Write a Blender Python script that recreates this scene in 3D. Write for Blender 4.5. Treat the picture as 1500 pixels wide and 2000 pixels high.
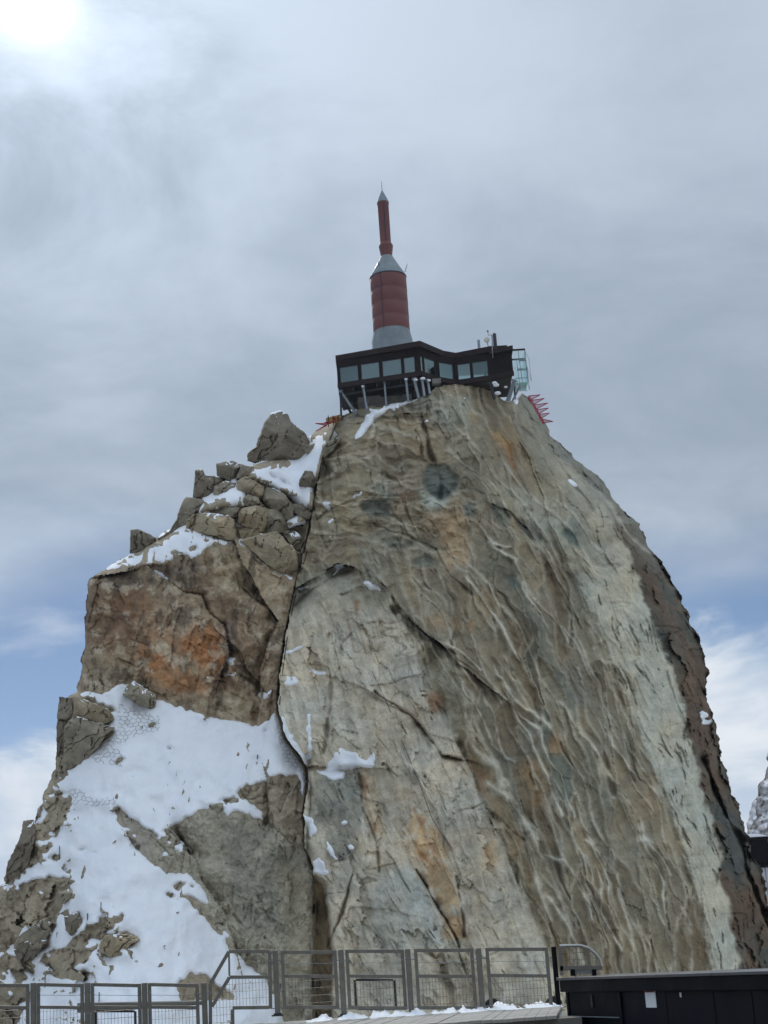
import bpy, math, random
import numpy as np
from mathutils import Vector, Matrix

for o in list(bpy.data.objects):
    bpy.data.objects.remove(o, do_unlink=True)
SC = bpy.context.scene
COL = SC.collection
random.seed(7)
rng = np.random.default_rng(11)

# ------------------------------------------------------------------ camera
F = 3150.0                      # focal length in photo pixels (photo 1500 x 2000)
PITCH = math.atan(890.0 / F)
ROLL = math.radians(3.7)
cam = bpy.data.cameras.new('camera')
cam.sensor_fit = 'VERTICAL'
cam.sensor_height = 36.0
cam.lens = F / 2000.0 * 36.0
cam.clip_start = 0.1
cam.clip_end = 60000.0
camo = bpy.data.objects.new('camera', cam)
COL.objects.link(camo)
SC.camera = camo
fw = Vector((0, math.cos(PITCH), math.sin(PITCH)))
up0 = Vector((0, -math.sin(PITCH), math.cos(PITCH)))
r0 = Vector((1, 0, 0))
rt = r0 * math.cos(ROLL) - up0 * math.sin(ROLL)
upv = up0 * math.cos(ROLL) + r0 * math.sin(ROLL)
m = Matrix((rt, upv, -fw)).transposed().to_4x4()
camo.matrix_world = m

# ------------------------------------------------------------------ sky, sun, exposure
def ray(x, y):
    d = fw * F + rt * (x - 750.0) - upv * (y - 1000.0)
    return d.normalized()
SUN_DIR = ray(66, 2)                       # the sun stands behind the cloud at upper left
SUN_EL = math.asin(SUN_DIR.z)
SUN_AZ = math.atan2(SUN_DIR.x, SUN_DIR.y)   # clockwise from +Y
W = bpy.data.worlds.new('World')
SC.world = W
W.use_nodes = True
wn, wl = W.node_tree.nodes, W.node_tree.links
wn.clear()

class NT:
    """small helper to write node trees"""
    def __init__(s, nodes, links):
        s.n, s.l = nodes, links
    def node(s, t, **kw):
        n = s.n.new(t)
        for k, v in kw.items():
            setattr(n, k, v)
        return n
    def put(s, sock, v):
        if isinstance(v, bpy.types.NodeSocket):
            s.l.new(v, sock)
        elif v is not None:
            sock.default_value = v
    def math(s, op, a, b=None, c=None, clamp=False):
        n = s.node('ShaderNodeMath', operation=op, use_clamp=clamp)
        s.put(n.inputs[0], a); s.put(n.inputs[1], b); s.put(n.inputs[2], c)
        return n.outputs[0]
    def vmath(s, op, a, b=None):
        n = s.node('ShaderNodeVectorMath', operation=op)
        s.put(n.inputs[0], a); s.put(n.inputs[1], b)
        return n.outputs['Value'] if op in ('DOT_PRODUCT', 'LENGTH') else n.outputs[0]
    def smooth(s, v, a, b, lo=0.0, hi=1.0):
        n = s.node('ShaderNodeMapRange', interpolation_type='SMOOTHSTEP')
        s.put(n.inputs[0], v)
        for i, q in enumerate((a, b, lo, hi)):
            s.put(n.inputs[i + 1], q)
        return n.outputs[0]
    def mix(s, f, a, b, mode='MIX'):
        n = s.node('ShaderNodeMix', data_type='RGBA', blend_type=mode)
        s.put(n.inputs[0], f); s.put(n.inputs[6], a); s.put(n.inputs[7], b)
        return n.outputs[2]
    def noise(s, vec, scale, detail=4, rough=0.5, dist=0.0):
        n = s.node('ShaderNodeTexNoise')
        s.put(n.inputs['Vector'], vec)
        n.inputs['Scale'].default_value = scale
        n.inputs['Detail'].default_value = detail
        n.inputs['Roughness'].default_value = rough
        n.inputs['Distortion'].default_value = dist
        return n.outputs[0]

def s2l(c):
    c = np.asarray(c, float) / 255.0
    return np.where(c <= 0.04045, c / 12.92, ((c + 0.055) / 1.055) ** 2.4)
def C4(r, g, b):
    return tuple(s2l((r, g, b))) + (1.0,)

T = NT(wn, wl)
tc = T.node('ShaderNodeTexCoord').outputs['Generated']
sep = T.node('ShaderNodeSeparateXYZ'); wl.new(tc, sep.inputs[0])
zz = sep.outputs[2]
sky = T.node('ShaderNodeTexSky', sky_type='NISHITA')
sky.sun_disc = False
sky.sun_elevation = SUN_EL
sky.sun_rotation = SUN_AZ
sky.altitude = 3800.0
sky.air_density = 1.0
sky.dust_density = 1.0
blue = T.mix(1.0, sky.outputs[0], (0.072, 0.072, 0.072, 1), 'MULTIPLY')
# cloud deck: direction projected on a flat layer, so clouds flatten towards the horizon
den = T.math('ADD', T.math('MAXIMUM', zz, 0.0), 0.22)
px = T.math('DIVIDE', sep.outputs[0], den)
py = T.math('DIVIDE', sep.outputs[1], den)
cmb = T.node('ShaderNodeCombineXYZ')
wl.new(px, cmb.inputs[0]); wl.new(py, cmb.inputs[1]); cmb.inputs[2].default_value = 0.37
n1 = T.noise(cmb.outputs[0], 1.25, 6, 0.50, 0.25)
n2 = T.noise(cmb.outputs[0], 3.4, 9, 0.62, 0.35)
# scattering brightness of the deck around the hidden sun
dt = T.vmath('DOT_PRODUCT', tc, tuple(SUN_DIR))
dt = T.math('MAXIMUM', dt, 0.0)
halo_w = T.math('POWER', dt, 16.0)
halo_m = T.math('POWER', dt, 120.0)
halo_c = T.math('ADD', T.math('POWER', dt, 13000.0), T.math('MULTIPLY', T.math('POWER', dt, 1500.0), 0.07))
halo_n = T.math('POWER', dt, 900.0)
deck_d = C4(149, 164, 182)
deck_l = C4(190, 203, 218)
tone = T.smooth(T.math('ADD', T.math('MULTIPLY', n1, 0.68), T.math('MULTIPLY', n2, 0.32)), 0.35, 0.67)
deck = T.mix(tone, deck_d, deck_l)
gain = T.math('ADD', T.math('MULTIPLY', halo_w, T.math('ADD', 0.02, T.math('MULTIPLY', n1, 0.30))), T.math('MULTIPLY', halo_m, T.math('MULTIPLY', T.smooth(n2, 0.36, 0.62), 0.42)))
gain = T.math('ADD', gain, T.math('MULTIPLY', halo_n, 0.12))
gain = T.math('ADD', gain, T.math('MULTIPLY', T.smooth(zz, 0.52, 1.0), 1.35))   # overcast sky brightens to the zenith
gain = T.math('ADD', gain, 1.0)
deck = T.mix(1.0, deck, gain, 'MULTIPLY')
core = T.mix(1.0, (1.0, 0.98, 0.93, 1), T.math('MULTIPLY', halo_c, 3.0), 'MULTIPLY')
deck = T.mix(1.0, deck, core, 'ADD')
# gap of blue sky between the deck and the far banks of cumulus
e1 = T.math('ADD', zz, T.math('MULTIPLY', T.math('SUBTRACT', n1, 0.5), 0.16))
e1 = T.math('ADD', e1, T.math('MULTIPLY', sep.outputs[0], 0.08))
cover = T.smooth(e1, 0.205, 0.275)
vec2 = T.node('ShaderNodeMapping'); wl.new(tc, vec2.inputs[0])
vec2.inputs['Scale'].default_value = (1, 1, 2.2)
n3 = T.noise(vec2.outputs[0], 9.0, 7, 0.55, 0.3)
e2 = T.math('SUBTRACT', zz, T.math('MULTIPLY', T.math('SUBTRACT', n3, 0.5), 0.16))
e2 = T.math('SUBTRACT', e2, T.math('MULTIPLY', sep.outputs[0], 0.10))
low = T.smooth(e2, 0.18, 0.145)
lowc = T.mix(T.smooth(n3, 0.38, 0.62), C4(190, 206, 225), C4(232, 238, 245))
col = T.mix(low, blue, lowc)
wisp = T.math('MULTIPLY', T.smooth(n3, 0.57, 0.75), 0.4)
col = T.mix(wisp, col, lowc)
col = T.mix(cover, col, deck)
bg = T.node('ShaderNodeBackground'); wl.new(col, bg.inputs[0]); bg.inputs[1].default_value = 1.0
wo = T.node('ShaderNodeOutputWorld'); wl.new(bg.outputs[0], wo.inputs[0])

sl = bpy.data.lights.new('sun', 'SUN')
sl.energy = 1.5
sl.angle = math.radians(12)
sl.color = (1.0, 0.95, 0.88)
so = bpy.data.objects.new('sun', sl)
COL.objects.link(so)
so.rotation_euler = (-SUN_DIR).to_track_quat('-Z', 'Y').to_euler()
so.location = (-40, 60, 90)
vs = SC.view_settings
vs.view_transform = 'Standard'
vs.look = 'None'
vs.gamma = 1.0
vs.exposure = 0.0
vs.use_curve_mapping = False

# ------------------------------------------------------------------ helpers
fwn, rtn, upn = np.array(fw), np.array(rt), np.array(upv)
def PX(x, y, Y):
    """arrays of photo direction + distance north (Y) -> world points"""
    x = np.asarray(x, float); y = np.asarray(y, float); Y = np.asarray(Y, float)
    d = fwn * F + (x[..., None] - 750.0) * rtn - (y[..., None] - 1000.0) * upn
    return d * (Y / d[..., 1])[..., None]
def P(x, y, Y):
    return Vector(PX(np.array(x), np.array(y), np.array(Y)))
def PZ(x, y, z):
    d = fw * F + rt * (x - 750.0) - upv * (y - 1000.0)
    return d * (z / d.z)

def tag(o, label=None, cat=None, group=None, kind=None):
    if label: o['label'] = label
    if cat: o['category'] = cat
    if group: o['group'] = group
    if kind: o['kind'] = kind
    return o
def empty(name, loc, label=None, cat=None, group=None):
    o = bpy.data.objects.new(name, None)
    o.location = loc
    o.empty_display_size = 0.3
    COL.objects.link(o)
    return tag(o, label, cat, group)

class MB:
    def __init__(s):
        s.v, s.f = [], []
    def add(s, vs, fs):
        b = len(s.v)
        s.v += [tuple(q) for q in vs]
        s.f += [tuple(i + b for i in f) for f in fs]
        return s
    def hexa(s, b, t):
        """b, t: four points each, same winding (counter-clockwise seen from t)"""
        return s.add(list(b) + list(t), [(3, 2, 1, 0), (4, 5, 6, 7), (0, 1, 5, 4), (1, 2, 6, 5), (2, 3, 7, 6), (3, 0, 4, 7)])
    def box(s, c, size, R=None):
        x, y, z = (q / 2 for q in size)
        pts = [Vector(q) for q in ((-x, -y, -z), (x, -y, -z), (x, y, -z), (-x, y, -z), (-x, -y, z), (x, -y, z), (x, y, z), (-x, y, z))]
        if R is not None: pts = [R @ q for q in pts]
        pts = [q + Vector(c) for q in pts]
        return s.hexa(pts[:4], pts[4:])
    def bar(s, a, b, w, h=None, ref=Vector((0, 1, 0))):
        """rectangular bar from a to b; w across, h along ref"""
        a, b = Vector(a), Vector(b)
        h = h or w
        d = (b - a).normalized()
        e = (ref - d * ref.dot(d))
        if e.length < 1e-4: e = Vector((0, 0, 1)) - d * d.z
        e.normalize()
        g = d.cross(e)
        q = [(-1, -1), (1, -1), (1, 1), (-1, 1)]
        return s.hexa([a + g * (w / 2 * i) + e * (h / 2 * j) for i, j in q], [b + g * (w / 2 * i) + e * (h / 2 * j) for i, j in q])
    def tube(s, pts, r, n=8, cap=True):
        pts = [Vector(q) for q in pts]
        rs = r if isinstance(r, (list, tuple)) else [r] * len(pts)
        vs, fs = [], []
        pe = None
        for i, p in enumerate(pts):
            d = (pts[min(i + 1, len(pts) - 1)] - pts[max(i - 1, 0)]).normalized()
            if pe is None:
                pe = d.orthogonal().normalized()
            e = (pe - d * pe.dot(d)).normalized(); pe = e
            g = d.cross(e)
            for k in range(n):
                a = 2 * math.pi * k / n
                vs.append(p + (e * math.cos(a) + g * math.sin(a)) * rs[i])
        for i in range(len(pts) - 1):
            for k in range(n):
                k2 = (k + 1) % n
                fs.append((i * n + k, i * n + k2, i * n + n + k2, i * n + n + k))
        if cap:
            fs.append(tuple(range(n))[::-1]); L = (len(pts) - 1) * n
            fs.append(tuple(L + k for k in range(n)))
        return s.add(vs, fs)
    def lathe(s, prof, c, n=40):
        vs, fs = [], []
        for (r, z) in prof:
            for k in range(n):
                a = 2 * math.pi * k / n
                vs.append((c[0] + r * math.cos(a), c[1] + r * math.sin(a), z))
        for i in range(len(prof) - 1):
            for k in range(n):
                k2 = (k + 1) % n
                fs.append((i * n + k, i * n + k2, i * n + n + k2, i * n + n + k))
        fs.append(tuple(range(n))[::-1]); L = (len(prof) - 1) * n
        fs.append(tuple(L + k for k in range(n)))
        return s.add(vs, fs)
    def build(s, name, mat, parent=None, smooth=False, bevel=0.0):
        me = bpy.data.meshes.new(name)
        me.from_pydata(s.v, [], s.f)
        me.materials.append(mat)
        if smooth:
            me.polygons.foreach_set('use_smooth', [True] * len(me.polygons))
            me.set_sharp_from_angle(angle=math.radians(38))
        o = bpy.data.objects.new(name, me)
        COL.objects.link(o)
        if bevel:
            md = o.modifiers.new('bevel', 'BEVEL'); md.width = bevel; md.segments = 2; md.limit_method = 'ANGLE'
        if parent is not None:
            o.parent = parent
            bpy.context.view_layer.update() if False else None
            o.matrix_parent_inverse = Matrix.Translation(-parent.location)
        return o

# ------------------------------------------------------------------ materials
def mat(name, col, rough=0.6, metal=0.0, var=0.15, scale=3.0, bump=0.0, bscale=20.0, spec=0.5):
    M = bpy.data.materials.new(name); M.use_nodes = True
    n, l = M.node_tree.nodes, M.node_tree.links
    b = n['Principled BSDF']
    t = NT(n, l)
    oc = t.node('ShaderNodeTexCoord').outputs['Object']
    ns = t.noise(oc, scale, 5, 0.6)
    k = t.smooth(ns, 0.3, 0.7, 1 - var, 1 + var)
    c = t.mix(1.0, tuple(col) + (1,), k, 'MULTIPLY')
    l.new(c, b.inputs['Base Color'])
    b.inputs['Roughness'].default_value = rough
    l.new(t.smooth(ns, 0.3, 0.7, max(0.02, rough - 0.08), min(1, rough + 0.08)), b.inputs['Roughness'])
    b.inputs['Metallic'].default_value = metal
    b.inputs['Specular IOR Level'].default_value = spec
    if bump:
        bn = t.node('ShaderNodeBump'); bn.inputs['Strength'].default_value = bump; bn.inputs['Distance'].default_value = 0.02
        l.new(t.noise(oc, bscale, 4, 0.6), bn.inputs['Height'])
        l.new(bn.outputs[0], b.inputs['Normal'])
    return M

def rock_mat():
    M = bpy.data.materials.new('rock'); M.use_nodes = True
    n, l = M.node_tree.nodes, M.node_tree.links
    b = n['Principled BSDF']; t = NT(n, l)
    at = t.node('ShaderNodeAttribute', attribute_name='Col')
    oc = t.node('ShaderNodeTexCoord').outputs['Object']
    sp = t.noise(oc, 7.0, 3, 0.7)
    s2 = t.noise(oc, 1.3, 5, 0.65)
    k = t.math('MULTIPLY', t.smooth(sp, 0.28, 0.72, 0.86, 1.14), t.smooth(s2, 0.3, 0.7, 0.86, 1.14))
    c = t.mix(1.0, at.outputs['Color'], k, 'MULTIPLY')
    # black lichen specks
    vo = t.node('ShaderNodeTexVoronoi'); l.new(oc, vo.inputs['Vector']); vo.inputs['Scale'].default_value = 1.9
    pk = t.math('MULTIPLY', t.smooth(vo.outputs['Distance'], 0.11, 0.06), t.smooth(t.noise(oc, 0.35, 2), 0.5, 0.62))
    c = t.mix(t.math('MULTIPLY', pk, 0.6), c, (0.05, 0.05, 0.045, 1))
    l.new(c, b.inputs['Base Color'])
    b.inputs['Roughness'].default_value = 0.88
    b.inputs['Specular IOR Level'].default_value = 0.25
    b1 = t.node('ShaderNodeBump'); b1.inputs['Strength'].default_value = 0.5; b1.inputs['Distance'].default_value = 0.10
    l.new(t.noise(oc, 3.0, 6, 0.68, 0.4), b1.inputs['Height'])
    l.new(b1.outputs[0], b.inputs['Normal'])
    return M
def snow_mat():
    M = bpy.data.materials.new('snow'); M.use_nodes = True
    n, l = M.node_tree.nodes, M.node_tree.links
    b = n['Principled BSDF']; t = NT(n, l)
    oc = t.node('ShaderNodeTexCoord').outputs['Object']
    c = t.mix(t.smooth(t.noise(oc, 0.5, 5, 0.6), 0.35, 0.65), (0.86, 0.875, 0.89, 1), (0.92, 0.92, 0.925, 1))
    # wind-blown grit on the surface
    g = t.math('MULTIPLY', t.smooth(t.noise(oc, 9.0, 2, 0.5), 0.72, 0.80), 0.35)
    c = t.mix(g, c, (0.35, 0.33, 0.3, 1))
    l.new(c, b.inputs['Base Color'])
    b.inputs['Roughness'].default_value = 0.75
    b.inputs['Specular IOR Level'].default_value = 0.2
    b1 = t.node('ShaderNodeBump'); b1.inputs['Strength'].default_value = 0.5; b1.inputs['Distance'].default_value = 0.12
    l.new(t.noise(oc, 1.6, 5, 0.6), b1.inputs['Height'])
    l.new(b1.outputs[0], b.inputs['Normal'])
    return M
ROCK, SNOW = rock_mat(), snow_mat()

# ------------------------------------------------------------------ 2-D fields
def gnoise(x, y, seed):
    r = np.random.default_rng(seed)
    pm = r.permutation(512); pm = np.concatenate([pm, pm])
    ga = r.uniform(0, 2 * np.pi, 512); gx, gy = np.cos(ga), np.sin(ga)
    xi = np.floor(x).astype(int); yi = np.floor(y).astype(int)
    xf, yf = x - xi, y - yi
    u = xf ** 3 * (xf * (xf * 6 - 15) + 10); v = yf ** 3 * (yf * (yf * 6 - 15) + 10)
    def g(i, j):
        h = pm[(pm[(xi + i) & 511] + yi + j) & 511]
        return gx[h] * (xf - i) + gy[h] * (yf - j)
    a = g(0, 0) * (1 - u) + g(1, 0) * u
    b = g(0, 1) * (1 - u) + g(1, 1) * u
    return (a * (1 - v) + b * v) * 1.5
def fbm(x, y, L, seed, octv=4, gain=0.5, sx=1.0, sy=1.0):
    """noise of wavelength L pixels (stretched by sx, sy), about -1..1"""
    o, a = 0, 1.0
    for k in range(octv):
        o = o + a * gnoise(x / (L * sx) + 17.3 * k, y / (L * sy) - 9.1 * k, seed + k)
        L /= 2.0; a *= gain
    return o
def voro(x, y, seed):
    """F1, F2 - F1 and cell id of a jittered unit grid"""
    r = np.random.default_rng(seed)
    N = 64
    jx, jy = r.uniform(0.05, 0.95, (N, N)), r.uniform(0.05, 0.95, (N, N))
    xi = np.floor(x).astype(int); yi = np.floor(y).astype(int)
    f1 = np.full(x.shape, 9.0); f2 = np.full(x.shape, 9.0); cid = np.zeros(x.shape, int)
    for i in (-1, 0, 1):
        for j in (-1, 0, 1):
            cx, cy = (xi + i) % N, (yi + j) % N
            d = np.hypot(xi + i + jx[cx, cy] - x, yi + j + jy[cx, cy] - y)
            nw = d < f1
            f2 = np.where(nw, f1, np.minimum(f2, d))
            cid = np.where(nw, cx * N + cy, cid)
            f1 = np.where(nw, d, f1)
    return f1, f2 - f1, cid
def facets(x, y, seed):
    """broken rock: every cell a plane of its own tilt; returns height (about -1..1), crack and cell hash"""
    r = np.random.default_rng(seed)
    N = 64
    jx, jy = r.uniform(0.0, 1.0, (N, N)), r.uniform(0.0, 1.0, (N, N))
    tx, ty, tz = r.normal(0, 0.8, (N, N)), r.normal(0, 0.8, (N, N)), r.uniform(-0.5, 0.5, (N, N))
    xi = np.floor(x).astype(int); yi = np.floor(y).astype(int)
    f1 = np.full(x.shape, 9.0); f2 = np.full(x.shape, 9.0); H = np.zeros(x.shape); hs = np.zeros(x.shape)
    for i in (-1, 0, 1):
        for j in (-1, 0, 1):
            cx, cy = (xi + i) % N, (yi + j) % N
            dx, dy = x - (xi + i + jx[cx, cy]), y - (yi + j + jy[cx, cy])
            d = np.maximum(np.abs(dx * 0.94 + dy * 0.34), np.abs(dy * 0.94 - dx * 0.34))     # squarish blocks
            nw = d < f1
            f2 = np.where(nw, f1, np.minimum(f2, d))
            H = np.where(nw, tx[cx, cy] * dx + ty[cx, cy] * dy + tz[cx, cy], H)
            hs = np.where(nw, jx[cx, cy], hs)
            f1 = np.where(nw, d, f1)
    return H, f2 - f1, hs
def sstep(v, a, b):
    t = np.clip((v - a) / (b - a), 0, 1)
    return t * t * (3 - 2 * t)
def cv(y, pts):
    pts = sorted(pts)
    return np.interp(y, [p[0] for p in pts], [p[1] for p in pts])
def inpoly(X, Y, poly):
    poly = np.asarray(poly, float)
    out = np.zeros(X.shape, bool)
    x0, y0 = poly.min(0); x1, y1 = poly.max(0)
    sel = (X >= x0) & (X <= x1) & (Y >= y0) & (Y <= y1)
    xs, ys = X[sel], Y[sel]
    r = np.zeros(xs.shape, bool)
    n = len(poly)
    for i in range(n):
        ax, ay = poly[i]; bx, by = poly[(i + 1) % n]
        if ay == by: continue
        c = ((ay > ys) != (by > ys)) & (xs < (bx - ax) * (ys - ay) / (by - ay) + ax)
        r ^= c
    out[sel] = r
    return out
def pdist(X, Y, line, reach, grid=None, D=None, S=None):
    """distance to a polyline and side (+1 left of travel on screen), within reach; grid = (x0, y0, step) of the lattice"""
    if D is None:
        D = np.full(X.shape, 1e6); S = np.ones(X.shape)
    pad = reach + 30
    for (ax, ay), (bx, by) in zip(line[:-1], line[1:]):
        if grid is not None:
            x0, y0, g = grid
            w = (slice(max(0, int((min(ay, by) - pad - y0) / g)), max(0, int((max(ay, by) + pad - y0) / g) + 1)),
                 slice(max(0, int((min(ax, bx) - pad - x0) / g)), max(0, int((max(ax, bx) + pad - x0) / g) + 1)))
        else:
            w = (slice(None), slice(None))
        xs, ys = X[w], Y[w]
        if xs.size == 0: continue
        dx, dy = bx - ax, by - ay
        L2 = dx * dx + dy * dy + 1e-9
        t = np.clip(((xs - ax) * dx + (ys - ay) * dy) / L2, 0, 1)
        d = np.hypot(xs - ax - t * dx, ys - ay - t * dy)
        sd = np.sign(dx * (ys - ay) - dy * (xs - ax))
        nw = d < D[w]
        D[w] = np.where(nw, d, D[w])
        S[w] = np.where(nw, sd, S[w])
    D[D > reach] = 1e6
    return D, S
def blur(A, r):
    r = int(r)
    if r < 1: return A
    for ax in (0, 1):
        for _ in range(2):
            pad = [(0, 0), (0, 0)]; pad[ax] = (r + 1, r)
            B = np.cumsum(np.pad(A, pad, mode='edge'), axis=ax)
            n = 2 * r + 1
            A = (B[n:] - B[:-n]) / n if ax == 0 else (B[:, n:] - B[:, :-n]) / n
    return A
def c5(*p): return [(100 + x / 2.5, 780 + y / 2.5) for x, y in p]
def c6(*p): return [(x / 2.143, 1320 + y / 2.143) for x, y in p]
def c7(*p): return [(560 + x / 2.5, 740 + y / 2.5) for x, y in p]
def c8(*p): return [(700 + x / 1.875, 1300 + y / 1.875) for x, y in p]
def c2(*p): return [(630 + x / 3.19, 620 + y / 3.19) for x, y in p]

AG = np.array([1.90, 1.82, 1.70])     # photo tone -> base colour
def rc(r, g, b): return s2l((r, g, b)) * AG

def grid_normals(Pt):
    du = np.gradient(Pt, axis=1); dv = np.gradient(Pt, axis=0)
    n = np.cross(dv, du)
    n /= np.linalg.norm(n, axis=-1, keepdims=True) + 1e-12
    flip = (n[..., 1] > 0) & (np.abs(n[..., 1]) > 0.02)
    return np.where(flip[..., None], -n, n)
def grid_object(name, Pt, Nn, colr, keep, mtl, parent=None, kind=None):
    """mesh object from the kept quads of a grid of points"""
    ny, nx = Pt.shape[:2]
    idx = np.arange(ny * nx).reshape(ny, nx)
    q = np.stack([idx[:-1, :-1], idx[1:, :-1], idx[1:, 1:], idx[:-1, 1:]], -1)[keep]
    used, inv = np.unique(q, return_inverse=True)
    q = inv.reshape(-1, 4)
    co = Pt.reshape(-1, 3)[used]
    me = bpy.data.meshes.new(name)
    me.vertices.add(len(co)); me.vertices.foreach_set('co', co.astype(np.float32).ravel())
    me.loops.add(q.size); me.loops.foreach_set('vertex_index', q.astype(np.int32).ravel())
    me.polygons.add(len(q)); me.polygons.foreach_set('loop_start', np.arange(0, q.size, 4, dtype=np.int32))
    me.update(calc_edges=True)
    me.polygons.foreach_set('use_smooth', np.ones(len(q), bool))
    if colr is not None:
        a = me.color_attributes.new('Col', 'FLOAT_COLOR', 'POINT')
        cc = np.concatenate([colr.reshape(-1, 3)[used], np.ones((len(used), 1))], 1)
        a.data.foreach_set('color', cc.astype(np.float32).ravel())
    if Nn is not None:
        me.normals_split_custom_set_from_vertices(Nn.reshape(-1, 3)[used].astype(np.float32))
    me.materials.append(mtl)
    o = bpy.data.objects.new(name, me)
    COL.objects.link(o)
    if parent is not None: o.parent = parent
    if kind: o['kind'] = kind
    return o

class Relief:
    """a rock face sampled on a fine lattice: Y = distance, C = base colour"""
    def __init__(s, x0, x1, y0, y1, g):
        s.g = g
        xs = np.arange(x0, x1 + g, g); ys = np.arange(y0, y1 + g, g)
        s.RX, s.RY = np.meshgrid(xs, ys)
        s.x0, s.y0 = x0, y0
    def bounds(s, xl, xr, yt=None):
        X, Y = s.RX, s.RY
        if yt is not None:
            top = yt(X); s.Yp = np.maximum(Y, top)
        else:
            s.Yp = Y.copy()
        s.xl, s.xr = xl(s.Yp), xr(s.Yp)
        s.X = np.clip(X, s.xl, s.xr)
        g = s.g
        ok = (X > s.xl - g) & (X < s.xr + g)
        if yt is not None: ok &= Y > top - g
        s.keep = ok[:-1, :-1] & ok[1:, 1:] & ok[1:, :-1] & ok[:-1, 1:]
        s.t = (s.X - s.xl) / np.maximum(s.xr - s.xl, 1)
    def line(s, pts, w, amp, colr=None, cmix=0.0, wob=2.0, taper=True):
        """groove (amp > 0) or rib (amp < 0) along a polyline"""
        wob = wob * 2.2
        D, S = pdist(s.SX * wob + s.X, s.SY * wob + s.Yp, pts, w * 4, (s.x0, s.y0, s.g))
        k = np.exp(-(D / (w * np.clip(0.8 + 0.9 * s.SA, 0.25, 1.6))) ** 2) * np.clip(0.85 + 0.9 * s.SA, 0.1, 1.2)
        s.Y += amp * k
        if colr is not None:
            s.C += (colr - s.C) * (k * cmix)[..., None]
    def step(s, pts, reach, amp, wob=2.0):
        """an edge: the side right of travel stands back by amp, fading over reach"""
        D, S = pdist(s.SX * 5 + s.X, s.SY * 5 + s.Yp, pts, reach * 3, (s.x0, s.y0, s.g))
        amp = amp * np.clip(s.SB + 0.9 * s.SA, 0.0, 1.25)
        s.Y += amp * np.where(S < 0, -0.15, 1.0) * np.exp(-D / reach) * (D < 1e5)
    def patch(s, poly, colr, mixv=0.7, soft=6, wob=5.0, depth=0.0, nz=0.0, seed=1):
        mk = inpoly(s.X + s.WX * wob, s.Yp + s.WY * wob, poly).astype(float)
        mk = blur(mk, max(1, int(soft / s.g)))
        if nz:
            nf = 0.45 * fbm(s.X, s.Yp, 60, seed, 4, 0.6) + 0.45 * fbm(s.X, s.Yp, 16, seed + 5, 4, 0.65, 1.0, 1.6)
            mk = mk * (0.35 * np.clip(0.8 + nf, 0, 1) + 0.65 * sstep(mk * 0.75 + nz * nf, 0.38, 0.62))
        if colr is not None:
            s.C += (colr - s.C) * (mk * mixv)[..., None]
        if depth: s.Y += depth * mk
        return mk
    def sample(s, x, y):
        j = np.clip(np.round((np.asarray(x) - s.x0) / s.g).astype(int), 0, s.RX.shape[1] - 1)
        i = np.clip(np.round((np.asarray(y) - s.y0) / s.g).astype(int), 0, s.RX.shape[0] - 1)
        return s.Y[i, j]
    def joints(s, u, v, mask, seed, dens=0.0):
        """hairline joints: two families, broken up along their length"""
        for q, (L_, sx_, sy_) in enumerate(((46, 1.0, 4.5), (60, 3.5, 1.0), (26, 1.0, 5.0))):
            n = fbm(u, v, L_, seed + 7 * q, 3, 0.45, sx_, sy_)
            gate = sstep(fbm(s.X, s.Yp, 75, seed + 50 + q, 3, 0.55), 0.05 - dens, 0.4 - dens) * mask
            k = np.exp(-(n / 0.022) ** 2) * gate
            s.Y += 0.30 * k
            s.C *= (1 - 0.38 * k)[..., None]
            s.Y += 0.22 * gate * np.tanh(n * 14)
    def points(s):
        return PX(s.X, s.Yp, s.Y)

G = 1.9
MPP = 150.0 / F
# ================================================================== LEFT RIDGE
XC = [(780, 676), (800, 668), (816, 664), (896, 632), (972, 616), (1028, 606), (1080, 594), (1132, 580), (1180, 570), (1252, 556), (1332, 546), (1385, 543), (1441, 560),
      (1474, 585), (1500, 600), (1535, 602), (1581, 594), (1656, 597), (1693, 612), (1760, 614), (2030, 612)]
XL = [(826, 645), (838, 620), (850, 606), (866, 600), (905, 500), (915, 470), (935, 425), (960, 392), (985, 368), (1010, 352), (1030, 338), (1045, 312), (1075, 262), (1112, 205), (1122, 185),
      (1135, 173), (1160, 169), (1200, 168), (1250, 165), (1300, 160), (1350, 150), (1362, 128), (1390, 116), (1440, 116), (1500, 106), (1530, 97), (1600, 66), (1625, 46), (1684, 16),
      (1721, 8), (1745, -4), (1800, -30), (2030, -60)]
L = Relief(-64, 720, 822, 2030, G)
ex = fbm(L.RX * 0, L.RY, 22, 5, 4, 0.6)
L.bounds(lambda y: cv(y, XL) + fbm(y * 0 + 3, y, 26, 5, 4, 0.6) * 5, lambda y: cv(y, XC) + 34 - 31 * sstep(y, 1690, 1715))
X, Yp = L.X, L.Yp
L.WX, L.WY = fbm(X, Yp, 26, 21, 4, 0.55), fbm(X, Yp, 26, 31, 4, 0.55)
L.SB = 0.95
L.SX, L.SY, L.SA = fbm(X, Yp, 70, 22, 4, 0.42), fbm(X, Yp, 70, 32, 4, 0.42), fbm(X, Yp, 60, 33, 3, 0.5)

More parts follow.
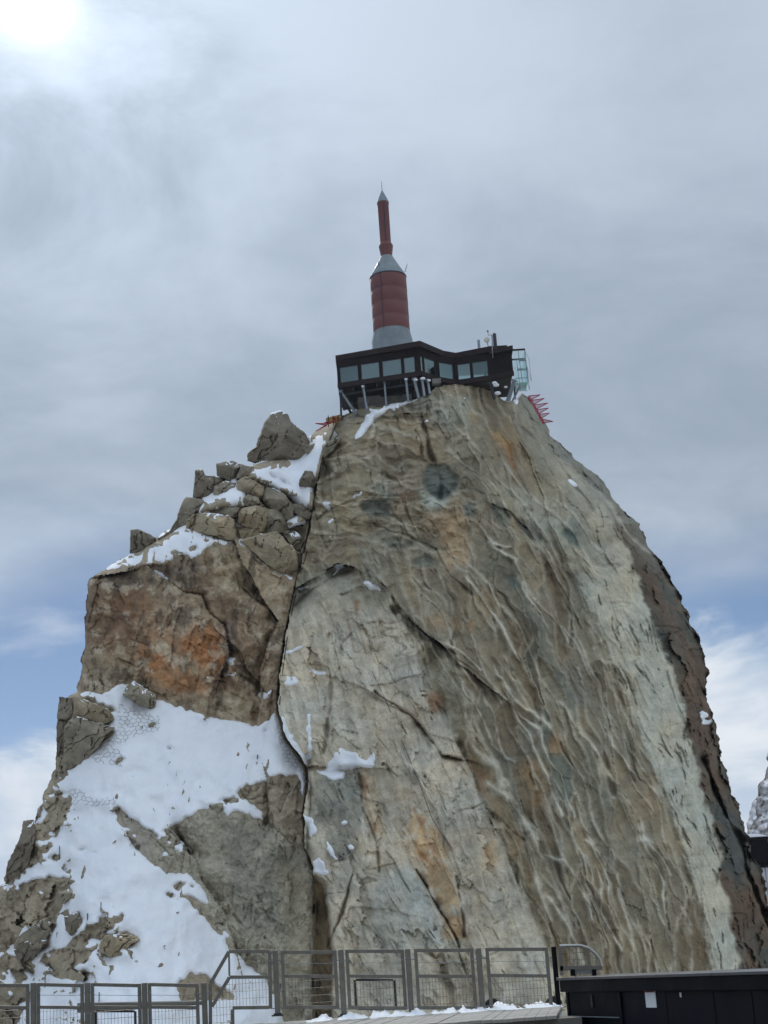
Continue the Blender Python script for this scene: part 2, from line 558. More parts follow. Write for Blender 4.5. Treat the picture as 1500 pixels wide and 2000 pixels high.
snow_polys = [
    c6((225, 460), (300, 400), (400, 310), (470, 250), (490, 200), (470, 150), (490, 110), (560, 80), (660, 100), (760, 135), (870, 172), (960, 190), (1080, 210), (1110, 205), (1160, 125), (1185, 190), (1205, 262), (1245, 335),
       (1300, 315), (1320, 460), (1335, 560), (1290, 535), (1250, 480), (1265, 445), (1240, 415), (1180, 410), (1130, 430), (1060, 452), (985, 480), (1000, 510), (1080, 545), (1115, 610), (1040, 575), (980, 560), (945, 585),
       (930, 540), (850, 550), (790, 590), (700, 640), (650, 665), (600, 630), (540, 590), (500, 545), (468, 540), (500, 620), (540, 690), (600, 760), (700, 825), (790, 830), (830, 870), (885, 962), (820, 930),
       (760, 915), (800, 960), (860, 1020), (930, 1100), (960, 1150), (1020, 1190), (1090, 1250), (1160, 1340), (1200, 1480), (60, 1480), (100, 1400), (130, 1330), (90, 1285), (150, 1250), (130, 1170), (200, 1130), (250, 1000), (290, 880), (210, 840), (100, 862), (45, 872),
       (110, 830), (180, 760), (240, 680), (290, 560), (300, 505), (225, 472)),
    c5((235, 858), (330, 780), (390, 740), (520, 680), (590, 635), (660, 620), (690, 650), (800, 660), (905, 690), (880, 705), (800, 700), (740, 730), (700, 770), (640, 765), (560, 785), (470, 805), (420, 805), (330, 825)),
    c5((700, 555), (750, 505), (830, 480), (910, 450), (965, 460), (925, 510), (1050, 512), (1040, 535), (960, 530), (890, 530), (820, 535), (770, 555)),
    c5((930, 385), (990, 340), (930, 310), (1000, 296), (1100, 305), (1220, 315), (1245, 290), (1270, 250), (1255, 180), (1330, 165), (1380, 130), (1410, 90), (1480, 60), (1475, 190), (1420, 240), (1360, 290), (1320, 360),
       (1290, 440), (1285, 550), (1250, 545), (1200, 512), (1140, 470), (1090, 430), (1040, 432), (1030, 415), (970, 388)),
    c5((120, 1440), (270, 1430), (330, 1395), (385, 1383), (400, 1400), (520, 1480), (560, 1500), (500, 1620), (330, 1640), (265, 1590), (300, 1560), (270, 1500), (180, 1450)),
    c5((915, 622), (960, 632), (1015, 632), (960, 648)),
    c5((868, 1255), (905, 1268), (935, 1297), (850, 1292)), c5((850, 1345), (905, 1332), (895, 1355), (855, 1352)), c5((1015, 1440), (1060, 1422), (1078, 1452), (1035, 1468)),
    c5((680, 958), (720, 958), (745, 975), (700, 972)), c5((1195, 815), (1225, 820), (1220, 860), (1195, 890)), c5((1150, 600), (1200, 560), (1240, 570), (1250, 600), (1200, 620), (1160, 625)),
    c6((160, 610), (185, 560), (200, 570), (170, 620)), c6((40, 940), (50, 930), (40, 955), (30, 955)), c6((75, 1110), (110, 1050), (135, 1050), (140, 1080), (90, 1100)), c6((145, 1075), (160, 1045), (170, 1070)),
    c6((1095, 80), (1130, 62), (1140, 90), (1110, 98)), c6((930, 1105), (940, 1060), (960, 1100)), c6((1000, 1082), (1030, 1080), (1010, 1090)),
]
rock_isl = [
    c6((270, 1010), (325, 988), (348, 1040), (300, 1085), (275, 1060)),
    c6((165, 1190), (200, 1150), (280, 1130), (330, 1080), (365, 1040), (420, 1008), (518, 1003), (510, 1030), (440, 1070), (420, 1110), (380, 1170), (350, 1200), (300, 1225), (220, 1230)),
    c6((420, 1130), (440, 1090), (530, 1083), (582, 1100), (540, 1130), (510, 1170), (460, 1177), (425, 1155)),
    c6((150, 1250), (215, 1238), (290, 1222), (350, 1225), (382, 1250), (362, 1283), (290, 1272)),
    c6((245, 905), (300, 893), (307, 920), (262, 952)), c6((172, 767), (215, 752), (247, 750), (240, 770), (190, 779)), c6((322, 732), (355, 710), (372, 720), (340, 737)),
    c6((718, 880), (740, 858), (800, 868), (818, 887), (760, 880), (740, 897)), c6((695, 915), (720, 910), (740, 940), (710, 932)),
    c6((735, 1290), (760, 1255), (800, 1238), (870, 1253), (900, 1290), (960, 1320), (1005, 1352), (760, 1365)), c6((912, 527), (980, 503), (1008, 525), (940, 537)),
    c6((220, 985), (235, 960), (245, 985), (225, 1010)), c6((265, 1000), (280, 975), (295, 985), (275, 1010)), c6((615, 215), (640, 190), (655, 205), (625, 228)), c6((480, 370), (500, 340), (520, 345), (500, 378)),
    c6((200, 835), (275, 845), (296, 870), (250, 900), (200, 905), (140, 960), (130, 900)), c5((1060, 350), (1100, 370), (1170, 420), (1150, 425), (1100, 395)), c5((1110, 335), (1220, 330), (1215, 350), (1150, 345)),
    c6((1100, 230), (1135, 228), (1110, 236)), c6((695, 305), (725, 298), (712, 312)), c5((580, 748), (615, 732), (622, 745), (595, 758)), c5((660, 735), (690, 715), (716, 718), (690, 738)), c5((563, 730), (580, 726), (575, 735)),
    c5((270, 1500), (300, 1495), (320, 1530), (290, 1530)), c6((275, 818), (300, 825), (310, 835), (285, 828)), c6((385, 738), (400, 733), (395, 745)), c6((290, 775), (300, 772), (296, 780)),
]
sm = np.zeros(X.shape, bool)
wob = 4.0
rg = fbm(X, Yp, 9, 341, 3, 0.6)
sx, sy = X + L.WX * wob + 2.6 * rg, Yp + L.WY * wob + 2.6 * fbm(X, Yp, 9, 345, 3, 0.6)
for p in snow_polys: sm |= inpoly(sx, sy, p)
for p in rock_isl: sm &= ~inpoly(sx, sy, p)
for ln, w in ((c5((915, 697), (985, 750), (1060, 820), (1130, 860), (1195, 885)), 2.2), (c5((1130, 735), (1160, 770), (1200, 795)), 2.0), (c5((1188, 728), (1225, 750)), 2.0), (c5((470, 830), (510, 840), (565, 880)), 1.8),
              (c5((660, 640), (675, 590), (690, 570)), 1.6), (c6((1290, 250), (1298, 330)), 2.4), (c5((750, 1355), (800, 1356)), 1.2), (c6((190, 520), (165, 600)), 1.5)):
    D, _ = pdist(sx, sy, ln, 20, (L.x0, L.y0, G))
    sm |= D < w
L.snow = sm
# slope of the ground: rock walls stand steep, snow lies back; integrate both ways from the foot of the brown wall
wall = np.full(X.shape, 0.16)
bz = inpoly(X, Yp, c5((380, 745), (700, 340), (930, 290), (1260, 150), (1420, 60), (1300, 500), (1200, 880), (900, 690), (660, 640)))
wall = np.where(bz, 0.62, wall)
slab_poly = c5((160, 900), (200, 870), (300, 835), (440, 805), (500, 800), (660, 770), (715, 770), (740, 730), (900, 705), (985, 750), (1080, 830), (1195, 885), (1230, 885), (1150, 1130), (1110, 1330), (1110, 1500), (1070, 1560), (1020, 1600),
               (850, 1560), (700, 1520), (510, 1475), (500, 1420), (380, 1385), (330, 1395), (270, 1430), (110, 1440), (150, 1250))
wall = np.where(inpoly(X, Yp, slab_poly), 0.10, wall)
loose = inpoly(X, Yp, c6((-60, 840), (260, 830), (300, 900), (600, 1080), (560, 1180), (400, 1300), (400, 1480), (-100, 1480)))
wall = np.where(loose & ~sm, 0.45, wall)
slope = blur(np.where(sm, 0.80, wall), 5)
r0i = int((1400 - L.y0) / G)
cs = np.cumsum(slope, axis=0) * G * MPP
Yd = 151.5 - (cs - cs[r0i][None, :])
Yd = 0.35 * Yd + 0.65 * blur(Yd, 14)
L.Y = Yd
# turn back towards the left outline and into the gully beside the pillar
sL = np.clip((X - cv(Yp, XL)) / 90.0, 0, 1)
L.Y += 5.0 * (1 - np.sqrt(1 - (1 - sL) ** 2.2))
gul = sstep(cv(Yp, XC) - X, 4, -2)
L.Y += 3.6 * gul * np.where(Yp < 1400, 1, 0.6)
L.C = np.zeros(X.shape + (3,)) + rc(118, 110, 95)
bzs = blur((bz & ~sm).astype(float), 3)
L.Y += 3.0 * bzs
n_big = fbm(X, Yp, 120, 41, 4, 0.55)
n_md = fbm(X, Yp, 34, 47, 5, 0.6)
n_st = fbm(X, Yp, 14, 53, 4, 0.6, 1.0, 5.0)
L.C *= (1 + 0.16 * n_big + 0.15 * n_md + 0.06 * n_st)[..., None]
# broken rock of the lower left: blocky cells
lf = blur((loose | (X < 140) & (Yp > 1500)).astype(float), 6)
fh, fe, fs = facets((X + 0.3 * Yp + 10 * L.WX) / 52, (Yp - 0.25 * X + 10 * L.WY) / 40, 3)
fh2, fe2, fs2 = facets((X + 5 * L.WX) / 21, (Yp + 0.3 * X + 5 * L.WY) / 17, 4)
L.Y += lf * (0.95 * fh + 0.22 * fh2) + (1 - lf) * (0.20 * fh + 0.06 * fh2)
L.C *= (1 - (0.10 + 0.2 * lf) * (fs - 0.5) - 0.12 * lf * (fs2 - 0.5))[..., None]
# relief of the brown wall
brown_edge = c5((460, 805), (560, 880), (650, 945), (740, 970), (770, 1050), (840, 1100), (870, 1220), (830, 1350))
L.step(brown_edge[::-1], 40, 1.3)
L.line(brown_edge, 3.0, 0.5)
L.line(c5((440, 830), (447, 950), (450, 1110)), 3.0, 0.35, rc(80, 78, 70), 0.5)
L.step(c5((900, 705), (980, 880), (1110, 1080), (1060, 1200), (1020, 1330), (1010, 1560)), 45, 2.2)
L.step(c5((925, 915), (980, 960), (1060, 1010), (1090, 1060))[::-1], 25, 0.9)
L.line(c5((925, 915), (980, 960), (1060, 1010)), 3.5, 0.9, rc(70, 66, 58), 0.5)
L.step(c5((880, 1190), (930, 1230), (960, 1310), (1010, 1380), (1050, 1440)), 25, 1.0)
L.line(c5((870, 1220), (880, 1300), (960, 1370), (1040, 1420)), 3, 0.6)
L.line(c5((165, 1290), (180, 1330), (165, 1420)), 2.5, 0.6, rc(60, 58, 52), 0.4)
L.step(c5((200, 880), (300, 850), (440, 820), (500, 815)), 14, 1.2)
L.patch(slab_poly, rc(118, 102, 83), 0.8, 8)
L.patch(c5((190, 930), (460, 900), (620, 1080), (880, 1060), (860, 1350), (960, 1460), (560, 1440), (380, 1380), (180, 1300)), rc(124, 94, 66), 0.7, 22, 10, nz=0.6, seed=82)
L.patch(c5((180, 900), (440, 830), (450, 1110), (420, 1200), (180, 1250)), rc(98, 82, 66), 0.8, 16)
L.patch(c5((230, 880), (430, 830), (440, 930), (330, 960), (240, 960)), rc(74, 66, 58), 0.7, 14, nz=0.7, seed=71)
L.patch(c5((470, 810), (740, 770), (740, 960), (640, 935), (560, 870)), rc(92, 84, 78), 0.7, 12, nz=0.6, seed=72)
L.patch(c5((180, 1230), (400, 1210), (440, 1390), (150, 1420)), rc(116, 109, 93), 0.6, 16)
L.patch(c5((690, 1090), (760, 1060), (850, 1180), (845, 1340), (740, 1340), (700, 1250), (620, 1230)), rc(140, 96, 60), 0.7, 7, 7, nz=0.7, seed=73)
L.patch(c5((440, 1200), (560, 1250), (590, 1300), (520, 1350), (440, 1330)), rc(140, 96, 60), 0.65, 7, 7, nz=0.7, seed=74)
L.patch(c5((480, 1330), (600, 1320), (800, 1390), (780, 1450), (600, 1430), (500, 1400)), rc(142, 104, 70), 0.65, 8, 7, nz=0.6, seed=75)
L.patch(c5((240, 920), (420, 920), (430, 1080), (300, 1080)), rc(100, 72, 52), 0.6, 12, 7, nz=0.8, seed=76)
L.patch(c5((430, 1190), (560, 1180), (640, 1270), (700, 1340), (620, 1340), (560, 1260)), rc(160, 154, 136), 0.6, 6, 8, nz=0.8, seed=77)
L.patch(c5((480, 980), (680, 980), (740, 1080), (690, 1160), (560, 1180), (460, 1130)), rc(138, 126, 108), 0.6, 14, 7, nz=0.5, seed=78)
L.patch(c5((780, 800), (900, 720), (1180, 900), (1100, 1060), (980, 920), (800, 950)), rc(142, 130, 108), 0.75, 12, nz=0.3, seed=79)
L.patch(c5((860, 1090), (1000, 1080), (1080, 1100), (1000, 1300), (900, 1180)), rc(132, 112, 92), 0.6, 14, nz=0.5, seed=80)
L.patch(c5((600, 1420), (1010, 1420), (1020, 1590), (700, 1510)), rc(140, 131, 112), 0.6, 14, nz=0.4, seed=81)
L.patch(c5((840, 1080), (880, 1090), (890, 1250), (850, 1200)), rc(112, 104, 104), 0.6, 6)
wm = blur(inpoly(X, Yp, slab_poly).astype(float), 3)
L.C *= (1 + wm * (0.20 * fbm(X, Yp, 16, 97, 5, 0.65) + 0.12 * fbm(X, Yp, 50, 98, 4, 0.6, 1.0, 2.0)))[..., None]
L.C += (rc(64, 58, 50) - L.C) * (wm * 0.55 * sstep(fbm(X, Yp, 34, 99, 5, 0.65, 1.0, 2.0), 0.25, 0.55))[..., None]
L.C += (rc(158, 150, 134) - L.C) * (wm * 0.45 * sstep(fbm(X, Yp, 40, 101, 5, 0.68), 0.32, 0.55))[..., None]
# grey granite buttress with dark grain
butt_poly = c6((480, 545), (540, 590), (650, 670), (740, 620), (850, 550), (930, 540), (1020, 560), (1110, 605), (1200, 680), (1290, 730), (1330, 800), (1380, 1500), (1200, 1500), (1160, 1340), (1020, 1190), (930, 1100), (830, 960), (720, 830), (600, 760), (540, 690))
bm = L.patch(butt_poly, rc(134, 130, 118), 0.85, 8)
L.C *= (1 - 0.38 * bm * sstep(fbm(X, Yp, 6, 95, 3, 0.6), 0.12, 0.5) * np.clip(0.6 + fbm(X, Yp, 120, 96, 3, 0.5), 0, 1))[..., None]
gr = L.patch(c6((940, 590), (1110, 640), (1210, 720), (1270, 800), (1230, 1100), (1000, 1080), (960, 900), (930, 750)), rc(96, 97, 89), 0.55, 10, 10, nz=1.0, seed=91)
L.patch(c6((820, 580), (960, 590), (980, 860), (880, 940), (820, 800)), rc(130, 128, 116), 0.5, 12, 8, nz=0.5, seed=92)
L.patch(c6((1130, 760), (1310, 800), (1310, 1300), (1220, 1300)), rc(140, 133, 114), 0.55, 14, 8, nz=0.4, seed=93)
L.patch(c6((480, 550), (650, 670), (620, 760), (540, 690)), rc(128, 122, 116), 0.6, 8)
L.step(c6((720, 640), (800, 730), (830, 840), (950, 1010), (1000, 1190))[::-1], 40, 1.2)
L.step(c6((700, 640), (770, 700), (800, 760))[::-1], 14, 0.8)
L.line(c6((735, 640), (775, 720), (800, 745)), 4, 0.6, rc(70, 66, 58), 0.5)
L.line(c6((980, 1000), (1035, 1060)), 3, 0.4); L.line(c6((970, 1040), (1010, 1085)), 3, 0.4)
L.line(c6((990, 460), (1110, 620), (1240, 690)), 3, 0.4)
L.step(c6((1110, 430), (1130, 520), (1120, 610)), 20, 0.8)
L.step(c6((1290, 730), (1310, 800), (1310, 1500))[::-1], 30, -1.0)
L.line(c6((930, 580), (938, 660), (930, 750)), 2, 0.2, rc(150, 146, 130), 0.4)
L.line(c6((330, 560), (250, 640), (200, 760)), 3, 0.3)
L.line(c6((150, 600), (130, 720), (112, 800)), 4, 1.2, rc(40, 40, 38), 0.6)
L.line(c6((320, 300), (240, 330), (230, 400)), 3, 0.5)
for k in range(26):     # short joints in the walls
    x0_, y0_ = rng.uniform(120, 600), rng.uniform(1100, 1990)
    a_ = rng.uniform(0.3, 2.4); l_ = rng.uniform(20, 70)
    L.line([(x0_, y0_), (x0_ + l_ * 0.5 * math.cos(a_) + 4, y0_ + l_ * 0.5 * math.sin(a_)), (x0_ + l_ * math.cos(a_), y0_ + l_ * math.sin(a_))], 1.8, 0.22)
L.joints(X + 0.2 * Yp, Yp - 0.2 * X, 1.0, 1300, -0.02)
sb = blur(sm.astype(float), 2)
rough = (1 - 0.8 * sb)
L.Y += rough * (0.55 * fbm(X, Yp, 70, 61, 3, 0.5) + 0.26 * np.abs(fbm(X, Yp, 30, 65, 4, 0.55)) + 0.045 * fbm(X, Yp, 9, 69, 3, 0.6))
Lp = L.points(); Ln = grid_normals(Lp)
# powder caught on every up-facing ledge of the broken rock
lz = (Ln[..., 2] > np.where(bz, 0.42, 0.55)) & (fbm(X, Yp, 34, 351, 4, 0.6) > np.where(bz, -0.05, 0.12)) & (bz | loose | (X < 150) & (Yp > 1350) | (Yp > 1530) & (X < 420)) & ~inpoly(X, Yp, slab_poly)
L.snow = L.snow | (blur(lz.astype(float), 1) > 0.45)

ridge = grid_object('rock_ridge', Lp, Ln, L.C, L.keep & ~inpoly(L.RX, L.RY, slab_poly)[:-1, :-1] & ~inpoly(L.RX, L.RY, butt_poly)[:-1, :-1], ROCK, kind='structure')
o = grid_object('rock_wall', Lp, Ln, L.C, L.keep & inpoly(L.RX, L.RY, slab_poly)[:-1, :-1], ROCK, ridge)
o['label'] = 'brown wall of rock with rust orange stains'
o = grid_object('rock_buttress', Lp, Ln, L.C, L.keep & inpoly(L.RX, L.RY, butt_poly)[:-1, :-1] & ~inpoly(L.RX, L.RY, slab_poly)[:-1, :-1], ROCK, ridge)
o['label'] = 'grey speckled granite buttress beside the snow'

def back_skirt(name, R, side, inward, deep, parent, top):
    """the far side of a rock mass, from its outline round to the back"""
    ys = np.arange(top, R.RY[-1, 0], 6.0)
    i = np.clip(((ys - R.y0) / R.g).astype(int), 0, R.RX.shape[0] - 1)
    if side == 'l':
        x = R.xl[i, 0]; Yb = np.array([R.Y[k, np.argmax(R.RX[k] >= R.xl[k, 0])] for k in i])
    else:
        x = R.xr[i, -1]; Yb = np.array([R.Y[k, max(0, np.argmax(R.RX[k] >= R.xr[k, -1]) or R.RX.shape[1] - 1)] for k in i])
    cols = []
    for q, (a, b) in enumerate(zip(inward, deep)):
        jit = (fbm(ys, ys * 0 + q * 7.7, 40, 200 + q, 4, 0.6) * 0.25 + 1) if q else 1
        cols.append(PX(x + a * jit, ys, Yb + b * jit))
    Pt = np.stack(cols, 1)
    return grid_object(name, Pt, None, np.zeros(Pt.shape) + rc(96, 90, 80), np.ones((Pt.shape[0] - 1, Pt.shape[1] - 1), bool), ROCK, parent)
back_skirt('back_face', L, 'l', (0, 3, 25, 90, 220), (0, 2.5, 9, 20, 30), ridge, 830)

# snow of the ridge: a smooth sheet that the rock pokes through
def snow_sheet(name, R, mask, thick, parent=None, br=3):
    ms = blur(mask.astype(float), 1)
    lump = fbm(R.X, R.Yp, 80, 301, 5, 0.5) * 0.22 + fbm(R.X, R.Yp, 18, 305, 4, 0.55, 1.0, 3.0) * 0.06
    Ys = blur(R.Y, br) * ms + R.Y * (1 - ms) - (ms - 0.42) * thick + lump * ms
    Pt = PX(R.X, R.Yp, Ys)
    kp = (ms > 0.15)
    kp = R.keep & kp[:-1, :-1] & kp[1:, 1:] & kp[1:, :-1] & kp[:-1, 1:]
    return grid_object(name, Pt, grid_normals(Pt), None, kp, SNOW, parent, 'stuff')
o = snow_sheet('snow_slope', L, L.snow, 0.55)
tag(o, 'smooth white snow lying on the slopes and ledges of the left ridge', 'snow')

# ================================================================== boulders of the ridge
def boulder(poly, Yc, thick, seed, colr, parent, name='boulder', planes=4):
    r = np.random.default_rng(seed)
    poly = np.asarray(poly, float)
    c = poly.mean(0)
    poly = c + (poly - c) * 1.05
    seg = np.roll(poly, -1, 0) - poly
    Ls = np.hypot(*seg.T); per = Ls.sum()
    n = int(np.clip(per / 2.2, 40, 190))
    s = np.linspace(0, per, n, endpoint=False); cum = np.concatenate([[0], np.cumsum(Ls)])
    k = np.searchsorted(cum, s, side='right') - 1
    ring = poly[k] + seg[k] * ((s - cum[k]) / Ls[k])[:, None]
    jit = np.stack([fbm(ring[:, 0], ring[:, 1], 12, seed + 3, 3, 0.6), fbm(ring[:, 0], ring[:, 1], 12, seed + 9, 3, 0.6)], 1) * 1.3
    ring = ring + jit
    size = math.sqrt(max(per, 1) * 4) * 0.9
    size = np.ptp(poly, axis=0).mean()
    mr = max(8, int(size / 2 / 2.2))
    rho = np.linspace(0.0, 1.0, mr + 1)
    rho = 1 - (1 - rho) ** 1.25
    xy = c + (ring - c)[None] * rho[:, None, None]          # mr+1, n, 2
    ex_, ey_ = (xy[..., 0] - c[0]) / size, (xy[..., 1] - c[1]) / size
    k0x, k0y = r.uniform(-0.18, 0.18), r.uniform(-0.22, -0.05)      # the corner where three faces meet
    a0 = r.uniform(-0.45, 0.45)
    h = np.full(xy.shape[:2], 9.0)
    for dd, sl0 in ((-math.pi / 2 + a0, r.uniform(1.8, 2.8)), (math.radians(35) + a0, r.uniform(0.5, 1.3)), (math.radians(145) + a0, r.uniform(0.9, 1.9))):
        h = np.minimum(h, 1.15 - sl0 * (math.cos(dd) * (ex_ - k0x) + math.sin(dd) * (ey_ - k0y)))
    for q in range(planes):
        a = r.uniform(0, 2 * math.pi); off = r.uniform(0.12, 0.38)
        h = np.minimum(h, 1.0 - r.uniform(1.5, 3.6) * (np.cos(a) * ex_ + np.sin(a) * ey_ - off))
    h = np.clip(h, 0.05, 2) ** 0.9
    edge = np.clip((1 - rho) / 0.05, 0, 1) ** 0.6
    H = h * edge[:, None]
    px_, py_ = xy[..., 0], xy[..., 1]
    qx, qy = px_ + 6 * fbm(px_, py_, 22, seed + 50, 3), py_ + 6 * fbm(px_, py_, 22, seed + 51, 3)
    fh_, fe_, fs_ = facets((qx + 0.4 * qy) / 40, (qy - 0.3 * qx) / 30, seed + 60)
    nz = 0.06 * np.abs(fbm(px_, py_, 20, seed + 20, 4, 0.6)) + 0.04 * fbm(px_, py_, 7, seed + 30, 3, 0.6) + 0.15 * fh_
    jn = fbm(qx + 0.5 * qy, qy, 34, seed + 70, 3, 0.45, 1, 2.5)
    jk = np.exp(-(jn / 0.03) ** 2)
    nz = nz + 0.3 * jk
    Yf = Yc - H * thick + nz * edge[:, None]
    front = PX(px_, py_, Yf)
    back = []
    for s_, d_ in ((0.97, 0.35), (0.8, 0.9), (0.45, 1.2), (0.0, 1.3)):
        q = c + (ring - c) * s_
        back.append(PX(q[:, 0], q[:, 1], np.full(n, Yc + thick * d_)))
    Pt = np.concatenate([front, np.stack(back)], 0)
    Pt = np.concatenate([Pt, Pt[:, :1]], 1)
    cc = np.zeros(Pt.shape) + colr
    v = 1 + 0.18 * fbm(px_, py_, 40, seed + 40, 4, 0.6) + 0.12 * fbm(px_, py_, 10, seed + 44, 3, 0.6)
    v = np.concatenate([v, np.ones((len(back), n))], 0); v = np.concatenate([v, v[:, :1]], 1)
    cc *= v[..., None]
    cc[:px_.shape[0], :-1] *= ((1 - 0.35 * jk) * (1 - 0.2 * (fs_ - 0.5)))[..., None]
    kp = np.ones((Pt.shape[0] - 1, Pt.shape[1] - 1), bool)
    o = grid_object(name, Pt, None, cc, kp, ROCK, parent)
    o.data.set_sharp_from_angle(angle=math.radians(32))
    gn = grid_normals(Pt)
    cap = (gn[..., 2] > 0.66) & (np.arange(Pt.shape[0])[:, None] < mr) & (np.arange(Pt.shape[0])[:, None] > 1)
    cap = cap & np.concatenate([np.concatenate([fbm(px_, py_, 22, seed + 80, 3, 0.6) > 0.05, np.zeros((len(back), n), bool)], 0), np.zeros((Pt.shape[0], 1), bool)], 1)
    kc = cap[:-1, :-1] & cap[1:, 1:] & cap[1:, :-1] & cap[:-1, 1:]
    if kc.sum() > 6:
        grid_object('snow_cap', Pt + gn * 0.06, None, None, kc, SNOW, o)
    return o
gy, gb, gd = rc(108, 102, 90), rc(120, 110, 92), rc(94, 88, 78)
BL = [
    (c5((965, 295), (965, 265), (1000, 230), (1020, 180), (1040, 120), (1075, 75), (1115, 60), (1150, 75), (1170, 115), (1220, 155), (1250, 190), (1250, 235), (1230, 322), (1100, 318), (1000, 308)), 2.6, gd),
    (c5((810, 315), (880, 300), (935, 320), (940, 345), (900, 392), (860, 394), (812, 372)), 1.4, gy),
    (c5((930, 322), (990, 330), (998, 355), (930, 385), (900, 388)), 0.9, gy),
    (c5((705, 350), (740, 343), (752, 370), (840, 385), (845, 410), (800, 455), (760, 475), (692, 482), (698, 430)), 1.5, gd),
    (c5((800, 425), (850, 400), (905, 408), (908, 452), (860, 468), (795, 468)), 1.1, gy),
    (c5((908, 400), (950, 378), (1040, 425), (1037, 460), (1020, 488), (960, 465), (908, 458)), 1.5, gb),
    (c5((1028, 460), (1050, 428), (1090, 438), (1140, 465), (1187, 530), (1182, 572), (1150, 594), (1110, 560), (1036, 502)), 1.5, gy),
    (c5((1180, 508), (1220, 518), (1278, 550), (1262, 582), (1230, 588), (1190, 552)), 0.9, gy),
    (c5((612, 590), (640, 500), (660, 478), (740, 493), (747, 515), (700, 552), (655, 620), (610, 635), (583, 635)), 1.4, gy),
    (c5((662, 632), (668, 590), (700, 565), (760, 558), (860, 568), (892, 590), (908, 694), (850, 684), (780, 664), (710, 645)), 1.9, gb),
    (c5((913, 570), (930, 533), (1000, 518), (1062, 540), (1062, 600), (1030, 652), (950, 624), (913, 612)), 1.7, gb),
    (c5((1048, 545), (1100, 528), (1142, 590), (1158, 642), (1080, 660), (1028, 648), (1055, 600)), 1.5, gy),
    (c5((913, 640), (1000, 628), (1022, 645), (1012, 672), (930, 694)), 0.9, gb),
    (c5((778, 550), (860, 523), (922, 528), (917, 572), (880, 578)), 1.0, gy),
    (c5((908, 512), (960, 463), (1012, 480), (1022, 507), (960, 522)), 1.0, gy),
    (c5((390, 640), (430, 635), (470, 655), (512, 680), (507, 702), (400, 752), (386, 748)), 1.3, gd),
    (c5((1213, 392), (1240, 348), (1302, 358), (1304, 402), (1272, 438), (1213, 424)), 1.0, gd),
    (c5((1323, 242), (1350, 208), (1402, 172), (1414, 195), (1382, 242), (1330, 288)), 1.1, gy),
    (c5((1128, 650), (1180, 638), (1242, 690), (1232, 745), (1180, 724)), 1.2, gy),
    (c5((926, 692), (1010, 665), (1100, 650), (1190, 738), (1204, 800), (1200, 884), (1130, 856), (1060, 814), (990, 748)), 2.0, gb),
    (c5((1150, 730), (1215, 745), (1228, 810), (1200, 815)), 0.8, gd),
    (c5((353, 1437), (380, 1393), (400, 1378), (507, 1440), (512, 1502), (490, 1514), (430, 1496)), 1.5, gy),
    (c5((158, 1462), (190, 1433), (217, 1455), (217, 1492), (175, 1484)), 0.8, gy),
    (c5((108, 1547), (123, 1458), (175, 1473), (230, 1498), (282, 1518), (308, 1562), (260, 1586), (170, 1572)), 1.7, gb),
    (c5((72, 1602), (110, 1548), (170, 1566), (260, 1590), (306, 1606), (262, 1640), (240, 1684), (170, 1760), (90, 1800), (64, 1760)), 1.7, gy),
    (c5((43, 1458), (100, 1463), (108, 1552), (77, 1602), (77, 1730), (30, 1740), (28, 1650), (30, 1530)), 1.4, gd),
    (c5((1232, 236), (1288, 213), (1314, 250), (1290, 274), (1245, 262)), 0.8, gd),
    (c5((585, 640), (615, 600), (650, 620), (610, 650), (525, 690), (520, 680)), 0.6, gd),
    (c6((98, 612), (138, 610), (150, 660), (118, 800), (70, 860), (22, 872), (34, 780), (80, 690)), 2.0, gd),
    (c6((270, 1012), (325, 988), (350, 1040), (300, 1088), (274, 1062)), 1.0, gd),
    (c6((418, 1130), (440, 1088), (530, 1081), (584, 1100), (540, 1132), (510, 1172), (460, 1180), (423, 1157)), 1.0, gb),
    (c6((244, 905), (300, 892), (309, 920), (262, 954)), 0.7, gy),
    (c6((200, 1010), (215, 1060), (190, 1110), (130, 1150), (60, 1140), (80, 1090), (150, 1040)), 1.0, gy),
    (c6((60, 1150), (130, 1100), (200, 1110), (130, 1190), (90, 1210)), 0.9, gd),
]
for i, (poly, th, cc) in enumerate(BL):
    pa = np.asarray(poly)
    q = pa.mean(0)
    Yc = float(np.median(L.sample(pa[:, 0].clip(cv(pa[:, 1], XL) + 6, cv(pa[:, 1], XC) - 8), pa[:, 1]))) + (-0.35 if i else 1.4)
    boulder(poly, Yc, th * 1.35, 500 + 11 * i, cc * rng.uniform(0.9, 1.12), ridge)

# ================================================================== MAIN PILLAR
XR = [(740, 1000), (776, 1030), (800, 1048), (844, 1076), (870, 1098), (896, 1120), (920, 1158), (950, 1182), (975, 1200), (1010, 1230), (1022, 1252), (1060, 1263), (1110, 1300), (1150, 1320), (1200, 1345), (1250, 1365), (1310, 1383), (1332, 1384),
      (1350, 1378), (1390, 1390), (1450, 1404), (1475, 1409), (1524, 1422), (1581, 1444), (1626, 1457), (1653, 1466), (1672, 1467), (1695, 1485), (1734, 1496), (1772, 1502), (1900, 1522), (2030, 1540)]
YT = [(560, 840), (640, 836), (664, 814), (700, 799), (745, 791), (780, 787), (815, 779), (835, 772), (850, 757), (880, 751), (905, 752), (945, 756), (962, 762), (985, 784), (1003, 786), (1012, 778), (1020, 770), (1034, 776), (1076, 844)]
A = [(760, 650), (1000, 690), (1130, 742), (1200, 782), (1370, 850), (1480, 905), (1640, 975), (1850, 1065), (2030, 1135)]
B = [(760, 960), (860, 1010), (1000, 1075), (1130, 1130), (1300, 1196), (1369, 1228), (1465, 1260), (1540, 1292), (1620, 1319), (1743, 1361), (1887, 1390), (2030, 1420)]
